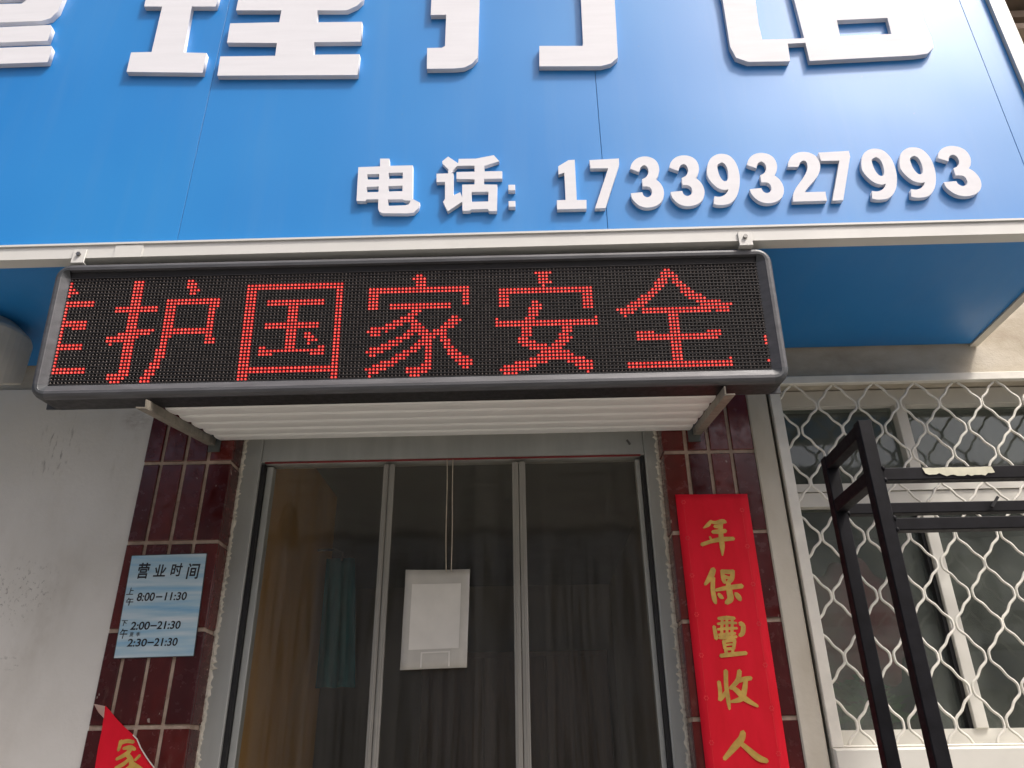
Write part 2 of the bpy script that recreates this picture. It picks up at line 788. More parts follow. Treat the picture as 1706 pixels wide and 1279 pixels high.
# ------------------------------------------------------------------ ground
g = MB().box(-150, 150, -150, 40, -0.3, 0.0)
go = bpy.data.objects.new('pavement', g.mesh('pavement', 'pavement'))
COL.objects.link(go)
go['kind'] = 'structure'
go['label'] = 'pale concrete pavement in front of the shop'

# ------------------------------------------------------------------ shop building
PL0, PL1, PR0, PR1, TR1 = -1.305, -1.010, 0.457, 0.755, 0.824   # left pillar, right pillar, trim
DOOR_Y, WIN_Y = 0.083, 0.10
LINT = 2.71
WX0, WX1, WZ0, WZ1 = 0.866, 2.25, 1.50, 2.70                     # window opening
bld = thing('shop_building', 'plastered shop front with maroon tiled door pillars and a barred window', 'building', (0, 0, 0))
part('plaster_wall', MB().box(-7, PL0, 0.0, 0.24, 0, LINT + 0.02), 'plaster', bld, label='stained pale plaster wall left of the door')
part('lintel_beam', MB().box(-7, 7, 0.012, 0.24, LINT + 0.02, 3.2), 'lintel', bld, label='rough bare lintel under the blue soffit')
lb = MB().box(PL0, 7, 0.003, 0.24, LINT - 0.005, LINT + 0.02)
part('lintel_edge', lb, 'lintel', bld)
part('upper_wall', MB().box(-7, 7, 0.02, 0.24, 3.2, 7.5), 'plaster', bld)
part('wall_above_door', MB().box(PL1, PR0, 0.02, 0.24, 2.56, LINT - 0.005), 'lintel', bld)
part('trim_strip', MB().slab(PR1, TR1, -0.012, 0.24, 0, LINT - 0.005, 0.004), 'trim_plaster', bld, label='pale plaster strip between tiles and window grille')
part('wall_below_window', MB().box(TR1, WX1, 0.0, 0.24, 0, WZ0 - 0.03), 'plaster', bld)
part('wall_beyond_window', MB().box(WX1, 7, 0.0, 0.24, 0, LINT - 0.005), 'plaster', bld)
part('gap_shade_strip', MB().box(TR1, 0.838, 0.03, 0.24, WZ0 - 0.03, LINT - 0.005), 'gap_shade_black', bld)  # black strip painting in the shade of the gap beside the grille
part('window_jamb', MB().box(0.838, WX0, 0.004, 0.24, WZ0 - 0.03, LINT - 0.005), 'trim_plaster', bld)
part('window_sill', MB().slab(TR1 + 0.01, WX1, -0.03, 0.20, WZ0 - 0.03, WZ0 + 0.035, 0.006), 'frame_white', bld)

# scuffs and a smear on the plaster below the display
# eave ledges of the storey above, seen past the end of the sign
ev = MB()
for z, d, h in ((4.62, 0.34, 0.16), (4.47, 0.22, 0.05), (4.36, 0.10, 0.04), (4.22, 0.16, 0.03)):
    ev.box(1.66, 6.0, -d, 0.02, z, z + h)
part('eave_ledge', ev, 'eave_brown', bld, label='stepped brown ledges of the storey above')

# tiled pillars
ROWS = [2.71 - 0.2735 * k for k in range(10)] + [0.0]
JV, JH = 0.012, 0.013


def pillar(x0, x1, cols, inner, side):
    yb = 0.22
    body = part('tiled_pillar', MB().box(x0, x1, 0.0, yb, 0, LINT - 0.005), 'grout', bld,
                label='maroon tiled pillar %s of the door' % side)
    cache = {}
    for ztop, zbot in zip(ROWS[:-1], ROWS[1:]):
        z1, z0 = ztop - JH / 2, zbot + JH / 2
        for a, b in zip(cols[:-1], cols[1:]):
            xa = a + (JV / 2 if a != cols[0] else 0.001)
            xb = b - (JV / 2 if b != cols[-1] else 0.0)
            if inner == 'r' and b == cols[-1]:
                xb = b + 0.005
            if inner == 'l' and a == cols[0]:
                xa = a - 0.005
            key = (round(xb - xa, 4), round(z1 - z0, 4))
            if key not in cache:
                w, h = key
                cache[key] = MB().slab(-w / 2, w / 2, -0.0065, 0.004, -h / 2, h / 2, 0.0022).mesh('tile', 'tile')
            o = part('tile', cache[key], None, body)
            o.location = ((xa + xb) / 2 + random.uniform(-.0006, .0006), random.uniform(-.0008, .0008), (z0 + z1) / 2 + random.uniform(-.0008, .0008))
            o.rotation_euler = (random.uniform(-.006, .006), 0, random.uniform(-.014, .014))
        # narrow tile turned into the door reveal
        h = round(z1 - z0, 4)
        if ('rev', h) not in cache:
            d = DOOR_Y - 0.007
            cache[('rev', h)] = MB().slab(-d / 2, d / 2, -0.0055, 0.004, -h / 2, h / 2, 0.0022).mesh('tile', 'tile')
        o = part('tile', cache[('rev', h)], None, body)
        xe = x1 if inner == 'r' else x0
        o.location = (xe, DOOR_Y / 2 + 0.002, (z0 + z1) / 2)
        o.rotation_euler = (0, 0, math.radians(90 if inner == 'r' else -90))
    return body


pillar(PL0, PL1, [PL0, -1.244, -1.164, -1.086, PL1], 'r', 'left')
pillar(PR0, PR1, [PR0, 0.529, 0.604, 0.678, PR1], 'l', 'right')

# aluminium door frame
DF0, DF1, DFZ = -0.923, 0.389, 2.462
df = part('door_frame', MB().slab(DF0 - 0.014, DF1 + 0.014, DOOR_Y + 0.004, 0.16, DFZ + 0.006, 2.56, 0.003), 'door_alu', bld, label='grey aluminium frame of the doorway')
part('jamb', MB().slab(PL1 + 0.004, DF0 - 0.0145, DOOR_Y, 0.16, 0, 2.56, 0.003), 'door_alu', df)
part('jamb', MB().slab(DF1 + 0.0145, PR0 - 0.004, DOOR_Y, 0.16, 0, 2.56, 0.003), 'door_alu', df)
part('track_seal', MB().box(DF0 - 0.0135, DF0, DOOR_Y + 0.012, 0.15, 0, DFZ), 'rubber', df)
part('track_seal', MB().box(DF1, DF1 + 0.0135, DOOR_Y + 0.012, 0.15, 0, DFZ), 'rubber', df)
part('stop_bead', MB().slab(DF0 + 0.0005, DF0 + 0.022, DOOR_Y + 0.03, 0.15, 0, DFZ - 0.002, 0.002), 'door_alu', df)
part('stop_bead', MB().slab(DF1 - 0.016, DF1 - 0.0005, DOOR_Y + 0.03, 0.15, 0, DFZ - 0.002, 0.002), 'door_alu', df)
part('red_strip', MB().box(DF0, DF1, DOOR_Y + 0.003, DOOR_Y + 0.012, DFZ + 0.0015, DFZ + 0.0055), 'red_strip', df)


def ragged(x, sgn):
    """caulk bead down the side of the frame, its edge left rough"""
    mb = MB()
    n = 420
    L, R, M = [], [], []
    for i in range(n + 1):
        z = 2.56 * i / n
        w = 0.005 + 0.009 * random.random() + (0.012 * random.random() if random.random() < 0.10 else 0)
        L.append((x - sgn * 0.004, DOOR_Y - 0.006 - 0.004 * random.random(), z))
        M.append((x + sgn * w * 0.5, DOOR_Y - 0.007 - 0.003 * random.random(), z))
        R.append((x + sgn * w, DOOR_Y + 0.001, z))
    vs = L + M + R
    k = n + 1
    fs = []
    for i in range(n):
        fs += [(i, i + 1, k + i + 1, k + i), (k + i, k + i + 1, 2 * k + i + 1, 2 * k + i)]
    return mb.add(vs, fs)


part('caulk_bead', ragged(PL1 + 0.006, 1), 'caulk', df, label='ragged white caulk line')
part('caulk_bead', ragged(PR0 - 0.006, -1), 'caulk', df, label='ragged white caulk line')
part('lock_pin', MB().tube([(0.345, DOOR_Y - 0.012, 2.515), (0.352, DOOR_Y - 0.02, 2.497)], 0.004, 8), 'bolt', df)

# window of the building: white aluminium frame with four panes
win = part('window', MB()
           .box(WX0, WX0 + 0.035, WIN_Y, WIN_Y + 0.06, WZ0 + 0.036, WZ1)
           .box(WX0 + 0.035, WX1, WIN_Y, WIN_Y + 0.06, WZ1 - 0.06, WZ1)
           .box(WX0 + 0.035, WX1, WIN_Y, WIN_Y + 0.06, WZ0 + 0.036, WZ0 + 0.085), 'frame_white', bld, label='white framed window behind the grille')
part('transom', MB().box(WX0 + 0.035, WX1, WIN_Y - 0.004, WIN_Y + 0.06, 2.270, 2.318)
     .box(WX0 + 0.035, WX1, WIN_Y - 0.010, WIN_Y + 0.055, 2.321, 2.348), 'frame_white', win)
for xm in (1.305, 1.86):
    part('mullion', MB().slab(xm, xm + 0.038, WIN_Y - 0.008, WIN_Y + 0.05, WZ0 + 0.085, 2.270, 0.002), 'frame_white', win)
    part('mullion', MB().slab(xm, xm + 0.038, WIN_Y - 0.006, WIN_Y + 0.05, 2.348, WZ1 - 0.06, 0.002), 'frame_white', win)
    part('glazing_seal', MB().box(xm - 0.012, xm - 0.0005, WIN_Y + 0.006, WIN_Y + 0.05, WZ0 + 0.085, 2.270), 'rubber', win)
xs = [WX0 + 0.035, 1.305, 1.86, WX1]
for i in range(3):
    a = xs[i] + (0.038 if i else 0)
    for z0, z1 in ((WZ0 + 0.085, 2.270), (2.348, WZ1 - 0.06)):
        yo = WIN_Y + 0.028 + (0.012 if i == 1 else 0)
        part('pane', MB().box(a, xs[i + 1], yo, yo + 0.004, z0, z1), 'window_glass', win)

# rooms behind the door and the window
rm = MB().box(-2.6, 0.60, 3.6, 3.7, 0, 2.75).box(-2.7, -2.6, 0.24, 3.7, 0, 2.75).box(0.60, 0.70, 0.24, 3.7, 0, 2.75)
part('room_wall', rm, 'room_wall', bld)
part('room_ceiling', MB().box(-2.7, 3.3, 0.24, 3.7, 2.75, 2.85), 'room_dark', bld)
part('passage_wall', MB().box(-1.12, -0.985, 0.24, 1.35, 0, 2.75), 'ochre', bld, label='ochre wall just inside the door')
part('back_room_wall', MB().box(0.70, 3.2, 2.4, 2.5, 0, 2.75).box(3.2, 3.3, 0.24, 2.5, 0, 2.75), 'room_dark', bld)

# ------------------------------------------------------------------ houses across the street (they show only as reflections)
fb = thing('facing_building', 'grey-brown two storey row across the street, behind the viewer', 'building', (0, -16, 0))
part('wall', MB().box(-60, 60, -26, -16, 0, 7.7), 'facing_wall', fb)
part('roof', MB().box(-60.4, 60.4, -26.4, -15.4, 7.701, 8.0), 'eave_brown', fb)
for k in range(16):
    for z in (1.2, 4.2):
        x = -45 + 6 * k
        w_ = part('window', MB().box(x, x + 1.9, -16.03, -15.95, z, z + 1.7), 'room_dark', fb)

# ------------------------------------------------------------------ soft clear door curtain
CY = 0.118
cur = thing('door_curtain', 'clear soft plastic door curtain with two grey ribbed strips', 'curtain', (0.5 * (DF0 + DF1), CY, 0))


def wavy(x0, x1, seed):
    rnd = random.Random(seed)
    ph = [rnd.uniform(0, 6.28) for _ in range(6)]
    nx, nz = 26, 56
    vs, fs = [], []
    for j in range(nz + 1):
        z = 0.02 + (DFZ - 0.024) * j / nz
        sag = (1 - z / DFZ)
        for i in range(nx + 1):
            u = i / nx
            edge = math.sin(math.pi * u) ** 0.6
            y = edge * (0.008 * math.sin(9 * u + ph[0] + 0.9 * math.sin(1.7 * z + ph[1])) * (0.35 + sag)
                        + 0.006 * math.sin(21 * u + ph[2] + 1.3 * math.sin(2.3 * z + ph[3])) * (0.3 + sag)
                        + 0.005 * math.sin(5 * z + ph[4]) * (0.4 + sag))
            vs.append((x0 + (x1 - x0) * u, CY + y, z))
    w = nx + 1
    for j in range(nz):
        for i in range(nx):
            a = j * w + i
            fs.append((a, a + 1, a + w + 1, a + w))
    return MB().add(vs, fs)


SL = (-0.508, -0.470)
SR = (-0.058, -0.012)
part('curtain_panel', wavy(DF0 + 0.023, SL[0], 1), 'soft_pvc', cur, smooth=True)
part('curtain_panel', wavy(SL[1], SR[0], 2), 'soft_pvc', cur, smooth=True)
part('curtain_panel', wavy(SR[1], DF1 - 0.017, 3), 'soft_pvc', cur, smooth=True)
for a, b in (SL, SR):
    m1 = (a + b) / 2
    st = part('magnetic_strip', MB().slab(a, m1 - 0.001, CY - 0.012, CY + 0.004, 0.01, DFZ - 0.004, 0.003)
              .slab(m1 + 0.001, b, CY - 0.012, CY + 0.004, 0.01, DFZ - 0.004, 0.003), 'strip_grey', cur)
    for x in (a + 0.010, b - 0.010):
        part('rib', MB().slab(x - 0.0025, x + 0.0025, CY - 0.015, CY - 0.0121, 0.01, DFZ - 0.004, 0.0012), 'strip_grey', st)

# white card on two strings in front of the curtain
KY = 0.088
hc = thing('hanging_card', 'small white card in a clear pouch hanging on two strings in the doorway', 'card', at(730, 1030, KY))
corners = [at(676, 949, KY), at(783, 948, KY), at(778, 1112, KY), at(666, 1116, KY)]
nx, nz = 8, 12
vs, fs = [], []
for j in range(nz + 1):
    for i in range(nx + 1):
        u, v = i / nx, j / nz
        p = corners[0].lerp(corners[1], u).lerp(corners[3].lerp(corners[2], u), v)
        vs.append((p.x, KY + 0.004 * math.sin(3.0 * u + 2 * v) + 0.002 * math.sin(9 * v + 4 * u), p.z))
for j in range(nz):
    for i in range(nx):
        a = j * (nx + 1) + i
        fs.append((a, a + 1, a + nx + 2, a + nx + 1))
front = MB().add(vs, fs)
pouch = part('pouch', front, 'pouch_film', hc, smooth=True)
sol = pouch.modifiers.new('thickness', 'SOLIDIFY')
sol.thickness = 0.0015
sol.offset = 0
vs2 = []
for j in range(9):
    for i in range(7):
        u, v = 0.11 + 0.76 * i / 6, 0.15 + 0.66 * j / 8
        p = corners[0].lerp(corners[1], u).lerp(corners[3].lerp(corners[2], u), v)
        vs2.append((p.x, KY + 0.004 * math.sin(3.0 * u + 2 * v) + 0.002 * math.sin(9 * v + 4 * u) - 0.0022, p.z))
fs2 = [(j * 7 + i, j * 7 + i + 1, j * 7 + i + 8, j * 7 + i + 7) for j in range(8) for i in range(6)]
part('paper', MB().add(vs2, fs2), 'card_white', hc, smooth=True, label='blank white printed sheet')
tp = MB()
for (u0, u1, v0, v1) in ((0.30, 0.325, 0.845, 0.985), (0.72, 0.745, 0.845, 0.985), (0.30, 0.745, 0.835, 0.85)):
    q = []
    for u, v in ((u0, v0), (u1, v0), (u1, v1), (u0, v1)):
        p = corners[0].lerp(corners[1], u).lerp(corners[3].lerp(corners[2], u), v)
        q.append((p.x, KY + 0.004 * math.sin(3 * u + 2 * v) + 0.002 * math.sin(9 * v + 4 * u) - 0.003, p.z))
    tp.add(q, [(0, 1, 2, 3)])
part('tape', tp, 'card_white', hc)
for (xa, xb, s) in ((745, 743, 0.6), (755, 752, -0.5)):
    a, b = at(xa, 762, KY + 0.004), at(xb, 953, KY)
    pts = []
    for i in range(13):
        t = i / 12
        p = a.lerp(b, t)
        pts.append((p.x + 0.0018 * s * math.sin(7 * t), p.y - 0.002, p.z))
    part('string', MB().tube(pts, 0.0016, 6), 'twine', hc, smooth=True)

# ------------------------------------------------------------------ things inside
tw = thing('teal_apron', 'dark teal cloth hanging inside behind the left curtain panel', 'cloth', (-0.80, 1.05, 1.62))
vs, fs = [], []
for j in range(15):
    for i in range(11):
        u, v = i / 10, j / 14
        vs.append((-0.93 + 0.17 * (0.75 + 0.25 * v) * u, 1.05 + 0.022 * math.sin(14 * u + v) * (0.3 + v), 2.36 - 0.55 * v))
for j in range(14):
    for i in range(10):
        a = j * 11 + i
        fs.append((a, a + 1, a + 12, a + 11))
o = part('cloth', MB().add(vs, fs), 'teal_cloth', tw, smooth=True)
sd = o.modifiers.new('thickness', 'SOLIDIFY')
sd.thickness = 0.006
part('hook', MB().tube([(-0.975, 1.05, 2.40), (-0.90, 1.05, 2.40), (-0.86, 1.05, 2.385), (-0.86, 1.05, 2.35)], 0.006, 6), 'bolt', tw)
cb = thing('wall_cabinet', 'dark brown cabinet against the back wall inside the shop', 'cabinet', (0.0, 3.3, 0))
part('carcass', MB().slab(-0.75, 0.50, 3.05, 3.6, 0, 2.20, 0.006), 'wood_brown', cb)
for i in range(3):
    x = -0.74 + i * 0.414
    d = part('cabinet_door', MB().slab(x, x + 0.405, 3.03, 3.049, 0.05, 2.16, 0.004), 'wood_brown', cb)
    part('handle', MB().box(x + 0.36, x + 0.375, 3.005, 3.029, 1.0, 1.18), 'bolt', d)
pk = thing('pink_reflection_bundle', 'pink bundle added in place of a reddish reflection in the window glass', 'cloth', (1.05, 0.30, 0))  # added bundle imitating a reddish reflection in the glass
bm = bmesh.new()
bmesh.ops.create_icosphere(bm, subdivisions=4, radius=1.0)
for v in bm.verts:
    c = v.co
    a = math.atan2(c.z, c.x)
    r = 1 + 0.07 * math.sin(11 * a) * (1 - abs(c.y)) + 0.05 * math.sin(5 * a + 1)
    v.co = Vector((1.10 + 0.17 * c.x * r, 0.30 + 0.08 * c.y, 1.92 + 0.21 * c.z * r))
me = bpy.data.meshes.new('bundle')
bm.to_mesh(me)
bm.free()
me.materials.append(MATS['reflection_pink'])
me.polygons.foreach_set('use_smooth', [True] * len(me.polygons))
part('bundle', me, None, pk)
part('stand', MB().box(1.03, 1.17, 0.32, 0.40, 0, 1.74), 'wood_brown', pk)
pt = thing('potted_plant', 'leafy green potted plant on the inner window ledge', 'plant', (1.0, 0.28, 1.50))
part('pot', MB().add([(1.04 + r * math.cos(k * .5236), 0.215 + r * math.sin(k * .5236), z) for z, r in ((1.50, 0.05), (1.60, 0.066)) for k in range(12)],
                     [(k, (k + 1) % 12, 12 + (k + 1) % 12, 12 + k) for k in range(12)] + [tuple(range(12, 24))]), 'pot', pt)
part('ledge_board', MB().box(WX0, 1.7, 0.17, 0.31, 1.47, 1.50), 'wood_brown', pt)
lf = MB()
rnd = random.Random(5)
for k in range(90):
    a, e, r = rnd.uniform(0, 6.28), rnd.uniform(-.2, 1.3), rnd.uniform(.03, .12)
    c = Vector((1.04 + 1.3 * r * math.cos(a) * math.cos(e), 0.20 + 0.35 * r * math.sin(a) * math.cos(e), 1.63 + r * math.sin(e)))
    d = Vector((math.cos(a), 0.4 * math.sin(a), rnd.uniform(-.4, .5))).normalized() * rnd.uniform(.025, .045)
    s = d.cross(Vector((rnd.uniform(-1, 1), 1, rnd.uniform(-1, 1)))).normalized() * 0.011
    lf.add([c - d, c + s, c + d, c - s], [(0, 1, 2, 3)])
part('foliage', lf, 'leaf', pt)

# ------------------------------------------------------------------ blue signboard box over the door
FY = -0.65
sb = thing('signboard', 'wide blue shop signboard box with raised white lettering above the door', 'signboard', (0, 0, 2.82))
seams = [-3.48, -2.24, -1.0, 0.242, 1.475, 1.560]
TOPZ = 4.62
part('backing', MB().box(-3.48, 1.59, FY + 0.008, -0.02, 2.835, TOPZ), 'panel_blue', sb)
for a, b in zip(seams[:-1], seams[1:]):
    part('face_panel', MB().slab(a + 0.0008, b - 0.0008, FY, FY + 0.006, 2.857, TOPZ, 0.0003), 'panel_blue', sb)
for a, b in ((-3.48, -1.0), (-1.0, 1.592)):
    part('soffit_panel', MB().box(a + 0.0008, b - 0.0008, FY + 0.03, -0.002, 2.826, 2.832), 'panel_blue', sb)
part('end_panel', MB().box(1.593, 1.605, FY, 0.01, 2.822, TOPZ), 'rail_white', sb)
part('soffit_edge_strip', MB().box(1.575, 1.6045, FY + 0.04, 0.008, 2.819, 2.8255), 'shutter_box', sb)
part('bottom_rail', MB().box(-3.48, 1.611, FY - 0.014, FY + 0.026, 2.811, 2.853)
     .box(-3.48, 1.611, FY - 0.019, FY - 0.001, 2.8535, 2.860), 'rail_white', sb)
part('side_rail', MB().box(1.561, 1.611, FY - 0.0135, FY + 0.02, 2.8605, TOPZ), 'rail_white', sb)
part('top_rail', MB().box(-3.48, 1.611, FY - 0.014, FY + 0.03, TOPZ + 0.0005, TOPZ + 0.05), 'rail_white', sb)
part('rail_sleeve', MB().box(-1.165, -1.085, FY - 0.0165, FY - 0.0142, 2.809, 2.851), 'rail_white', sb)
LY, LT = FY - 0.0005, 0.017


def px_loop(pts, ox, oy, s):
    out = []
    for x, y in pts:
        p = at(ox + x / s, oy + y / s, LY - LT)
        out.append((p.x, p.z))
    return out


def arc(c, r, a0, a1, n=6):
    return [(c[0] + r * math.cos(math.radians(a0 + (a1 - a0) * i / n)), c[1] + r * math.sin(math.radians(a0 + (a1 - a0) * i / n))) for i in range(n + 1)]


S1 = (0, 0, 2.6656)        # zoom of the left part of the fascia
S2 = (680, 0, 4.265)
S3 = (1180, 0, 3.2433)
# guan: bars of its lower half and the rounded block above them (it runs out of the picture at the left and top)
big = []
xl = at(0, 60, LY).x - 0.22
p = px_loop([(-30, 125), (225, 110), (232, 125), (212, 180), (-30, 190)], *S1)
p2 = px_loop([(-30, 215), (228, 203), (232, 212), (212, 275), (-30, 285)], *S1)
blk = px_loop([(-30, 100), (180, 92), (225, 80), (258, 48), (278, 0)], *S1)
lo = px_loop([(-30, 22), (95, 15), (118, 0)], *S1)
bx = blk[-1][0]
L = xl
big.append(('guan', [[(L, blk[0][1])] + blk + [(bx + 0.003, 3.98), (bx - 0.03, 4.02), (L, 4.02)],
                     [(L + 0.14, lo[0][1] + 0.006)] + lo[1:] + [(lo[-1][0] + 0.004, 3.92), (L + 0.14, 3.92)]]))
big.append(('guan', [[(L, p[0][1])] + p[1:4] + [(L, p[4][1])]]))
big.append(('guan', [[(L, p2[0][1])] + p2[1:4] + [(L, p2[4][1])]]))
# li: king radical
k = px_loop([(640, 28), (720, 28), (673, 230), (582, 232), (562, 318), (900, 322), (918, 235), (815, 232), (852, 28), (958, 28), (966, 0)], *S1)
dz = 4.06
mid_l, mid_r = k[0][0] - 0.004, k[-1][0] + 0.002
sl, sr = -1.190, -1.070
big.append(('li', [k + [(mid_r, 3.94), (sr, 3.94), (sr, 4.20), (mid_r, 4.20), (mid_r, 4.30), (mid_l, 4.30), (mid_l, 4.20), (sl, 4.20), (sl, 3.94), (mid_l, 3.94)]]))
q = px_loop([(1048, 45), (1250, 45), (1240, 98), (1022, 103), (1008, 188), (1230, 190), (1222, 247), (978, 250), (965, 335), (1588, 332), (1597, 240),
             (1392, 242), (1396, 186), (1602, 184), (1608, 96), (1408, 98), (1410, 45), (1540, 45), (1585, 25), (1612, 0)], *S1)
qx = q[-1][0]
big.append(('li', [q + [(qx + 0.003, 4.30), (q[0][0], 4.30)],
                   [(q[0][0] + 0.13, 4.12), (-0.72, 4.12), (-0.72, 4.21), (q[0][0] + 0.13, 4.21)],
                   [(q[0][0] + 0.13, 3.93), (-0.72, 3.93), (-0.72, 4.02), (q[0][0] + 0.13, 4.02)]]))
# da: two hooked stems
h = px_loop([(165, 0), (160, 105), (270, 103), (262, 325), (240, 338), (135, 340), (133, 488), (330, 485), (400, 478), (455, 450), (495, 405), (498, 250), (505, 0)], *S2)
hx = h[-1][0]
big.append(('da', [h + [(hx, 4.0), (hx + 0.08, 4.0), (hx + 0.08, 4.1), (hx, 4.1), (hx, 4.3), (h[0][0] + 0.03, 4.3), (h[0][0] + 0.03, 4.1), (h[0][0] - 0.05, 4.1), (h[0][0] - 0.05, 4.0), (h[0][0], 4.0)]]))
h = px_loop([(1228, 0), (1243, 310), (1238, 325), (932, 325), (932, 470), (1370, 468), (1440, 450), (1490, 408), (1482, 250), (1468, 0)], *S2)
big.append(('da', [h + [(h[-1][0], 4.2), (h[-1][0] + 0.12, 4.2), (h[-1][0] + 0.12, 4.3), (h[0][0] - 0.2, 4.3), (h[0][0] - 0.2, 4.2), (h[0][0], 4.2)]]))
# last one: hooked stroke joined to a block with a window in it
h = px_loop([(78, 0), (118, 250), (150, 310), (215, 333), (435, 330), (442, 325), (430, 235), (525, 230), (548, 328), (1120, 298), (1185, 288), (1218, 255),
             (1205, 200), (1165, 110), (1140, 0)], *S3)
h2 = px_loop([(465, 0), (518, 205), (430, 210), (292, 212), (272, 130), (255, 0)], *S3)
hole = px_loop([(695, 108), (968, 95), (990, 182), (712, 195)], *S3)
big.append(('hua', [h + [(h[-1][0], 3.95), (h2[0][0], 3.95)] + h2 + [(h2[-1][0], 4.05), (h[0][0] - 0.01, 4.05)], hole]))
big.append(('hua', [[(0.93, 4.06), (1.30, 4.06), (1.30, 4.16), (1.16, 4.16), (1.16, 4.3), (1.05, 4.3), (1.05, 4.16), (0.93, 4.16)]]))
names = {'guan': 'large_letter', 'li': 'large_letter', 'da': 'large_letter', 'hua': 'large_letter'}
for nm, loops in big:
    part(names[nm], outline(loops, 'letter_white', LY, LT), None, sb)

# telephone line
TY = FY - 0.0005
D1, D2, D3 = (900, 220, 4.489), (1270, 220, 4.374), (570, 240, 5.17)
TRACE = {   # outlines of the raised digits: (loops, zoom, smooth)
    '1': ([[(210, 210), (255, 207), (270, 500), (340, 500), (341, 563), (128, 568), (126, 502), (190, 500), (180, 300), (138, 315), (136, 255)]], D1, ()),
    '7': ([[(382, 210), (598, 198), (600, 240), (500, 555), (423, 558), (520, 268), (390, 270)]], D1, ()),
    '3': ([[(680, 268), (690, 232), (715, 200), (750, 182), (790, 178), (830, 188), (860, 210), (878, 245), (882, 285), (872, 325), (858, 345), (885, 368), (908, 405), (917, 450),
            (908, 495), (885, 525), (850, 545), (800, 553), (755, 543), (720, 518), (695, 485), (686, 448), (765, 440), (775, 465), (800, 478), (825, 465), (833, 440), (825, 412),
            (805, 398), (768, 398), (763, 345), (790, 330), (805, 305), (807, 280), (798, 255), (778, 242), (755, 255), (742, 292)]], D1, (0, 10, 21, 22, 29, 30, 37)),
    '9': ([[(1262, 290), (1268, 230), (1290, 185), (1330, 158), (1375, 152), (1425, 165), (1465, 205), (1490, 260), (1502, 330), (1498, 400), (1480, 460), (1445, 505), (1400, 523),
            (1345, 525), (1312, 517), (1318, 462), (1355, 466), (1390, 453), (1412, 430), (1420, 410), (1385, 415), (1340, 400), (1300, 365), (1272, 325)],
           [(1338, 240), (1355, 220), (1375, 215), (1398, 232), (1413, 270), (1418, 315), (1410, 345), (1390, 352), (1368, 335), (1348, 295)]], D1, (14, 15, 19)),
    '2': ([[(195, 248), (200, 210), (222, 170), (260, 148), (300, 143), (345, 150), (385, 175), (408, 215), (413, 260), (400, 305), (370, 350), (335, 390), (308, 428), (450, 425),
            (462, 488), (232, 495), (232, 450), (250, 400), (290, 340), (318, 290), (328, 250), (320, 215), (300, 203), (280, 215), (266, 248)]], D2, (0, 12, 13, 14, 15, 24)),
    'dian': ([[(325, 118), (405, 118), (408, 180), (608, 176), (605, 465), (668, 497), (655, 545), (615, 583), (555, 590), (345, 588), (318, 575), (308, 545), (310, 468), (205, 470),
               (203, 483), (122, 483), (138, 192), (325, 185)], [(215, 252), (318, 250), (316, 298), (212, 298)], [(400, 240), (522, 238), (520, 290), (398, 292)],
              [(210, 362), (314, 358), (312, 405), (207, 408)], [(398, 355), (520, 350), (518, 398), (396, 402)],
              [(392, 470), (520, 468), (535, 478), (588, 480), (575, 510), (545, 520), (395, 525)]], D3, ()),
    'hua': ([[(862, 140), (912, 100), (998, 158), (1003, 120), (1150, 118), (1305, 88), (1353, 140), (1225, 180), (1225, 228), (1378, 226), (1378, 290), (1222, 292), (1220, 340),
              (1335, 342), (1333, 570), (1262, 570), (1255, 552), (1110, 555), (1100, 567), (1036, 568), (1034, 488), (908, 572), (868, 490), (885, 465), (885, 318), (812, 320),
              (812, 248), (912, 245), (914, 210), (862, 160)],
             [(935, 238), (990, 180), (1140, 178), (1140, 230), (985, 234), (984, 292), (1140, 296), (1140, 340), (1034, 342), (1033, 452), (1016, 408), (956, 435), (958, 246)],
             [(1115, 405), (1260, 402), (1258, 487), (1113, 490)]], D3, ()),
}


def smooth_loop(lp, corners):
    n = len(lp)
    out = []
    for i in range(n):
        p1, p2 = Vector(lp[i]), Vector(lp[(i + 1) % n])
        p0 = p1 if i in corners else Vector(lp[i - 1])
        p3 = p2 if (i + 1) % n in corners else Vector(lp[(i + 2) % n])
        if i in corners and (i + 1) % n in corners:
            out.append(lp[i])
            continue
        for t in (0, 0.34, 0.67):
            q = 0.5 * (2 * p1 + (p2 - p0) * t + (2 * p0 - 5 * p1 + 4 * p2 - p3) * t * t + (3 * p1 - p0 - 3 * p2 + p3) * t ** 3)
            out.append((q.x, q.y))
    return out


def traced(ch, box=None):
    loops, zm, corners = TRACE[ch]
    if corners:
        loops = [smooth_loop(l, corners if k == 0 else ()) for k, l in enumerate(loops)]
    loops = [px_loop(l, *zm) for l in loops]
    if box:
        cx, z0, z1, w = box
        xs_, zs_ = [p[0] for p in loops[0]], [p[1] for p in loops[0]]
        sx_, sz_ = w / (max(xs_) - min(xs_)), (z1 - z0) / (max(zs_) - min(zs_))
        mx_ = (max(xs_) + min(xs_)) / 2
        loops = [[((x - mx_) * sx_ + cx, (z - min(zs_)) * sz_ + z0) for x, z in l] for l in loops]
    return loops


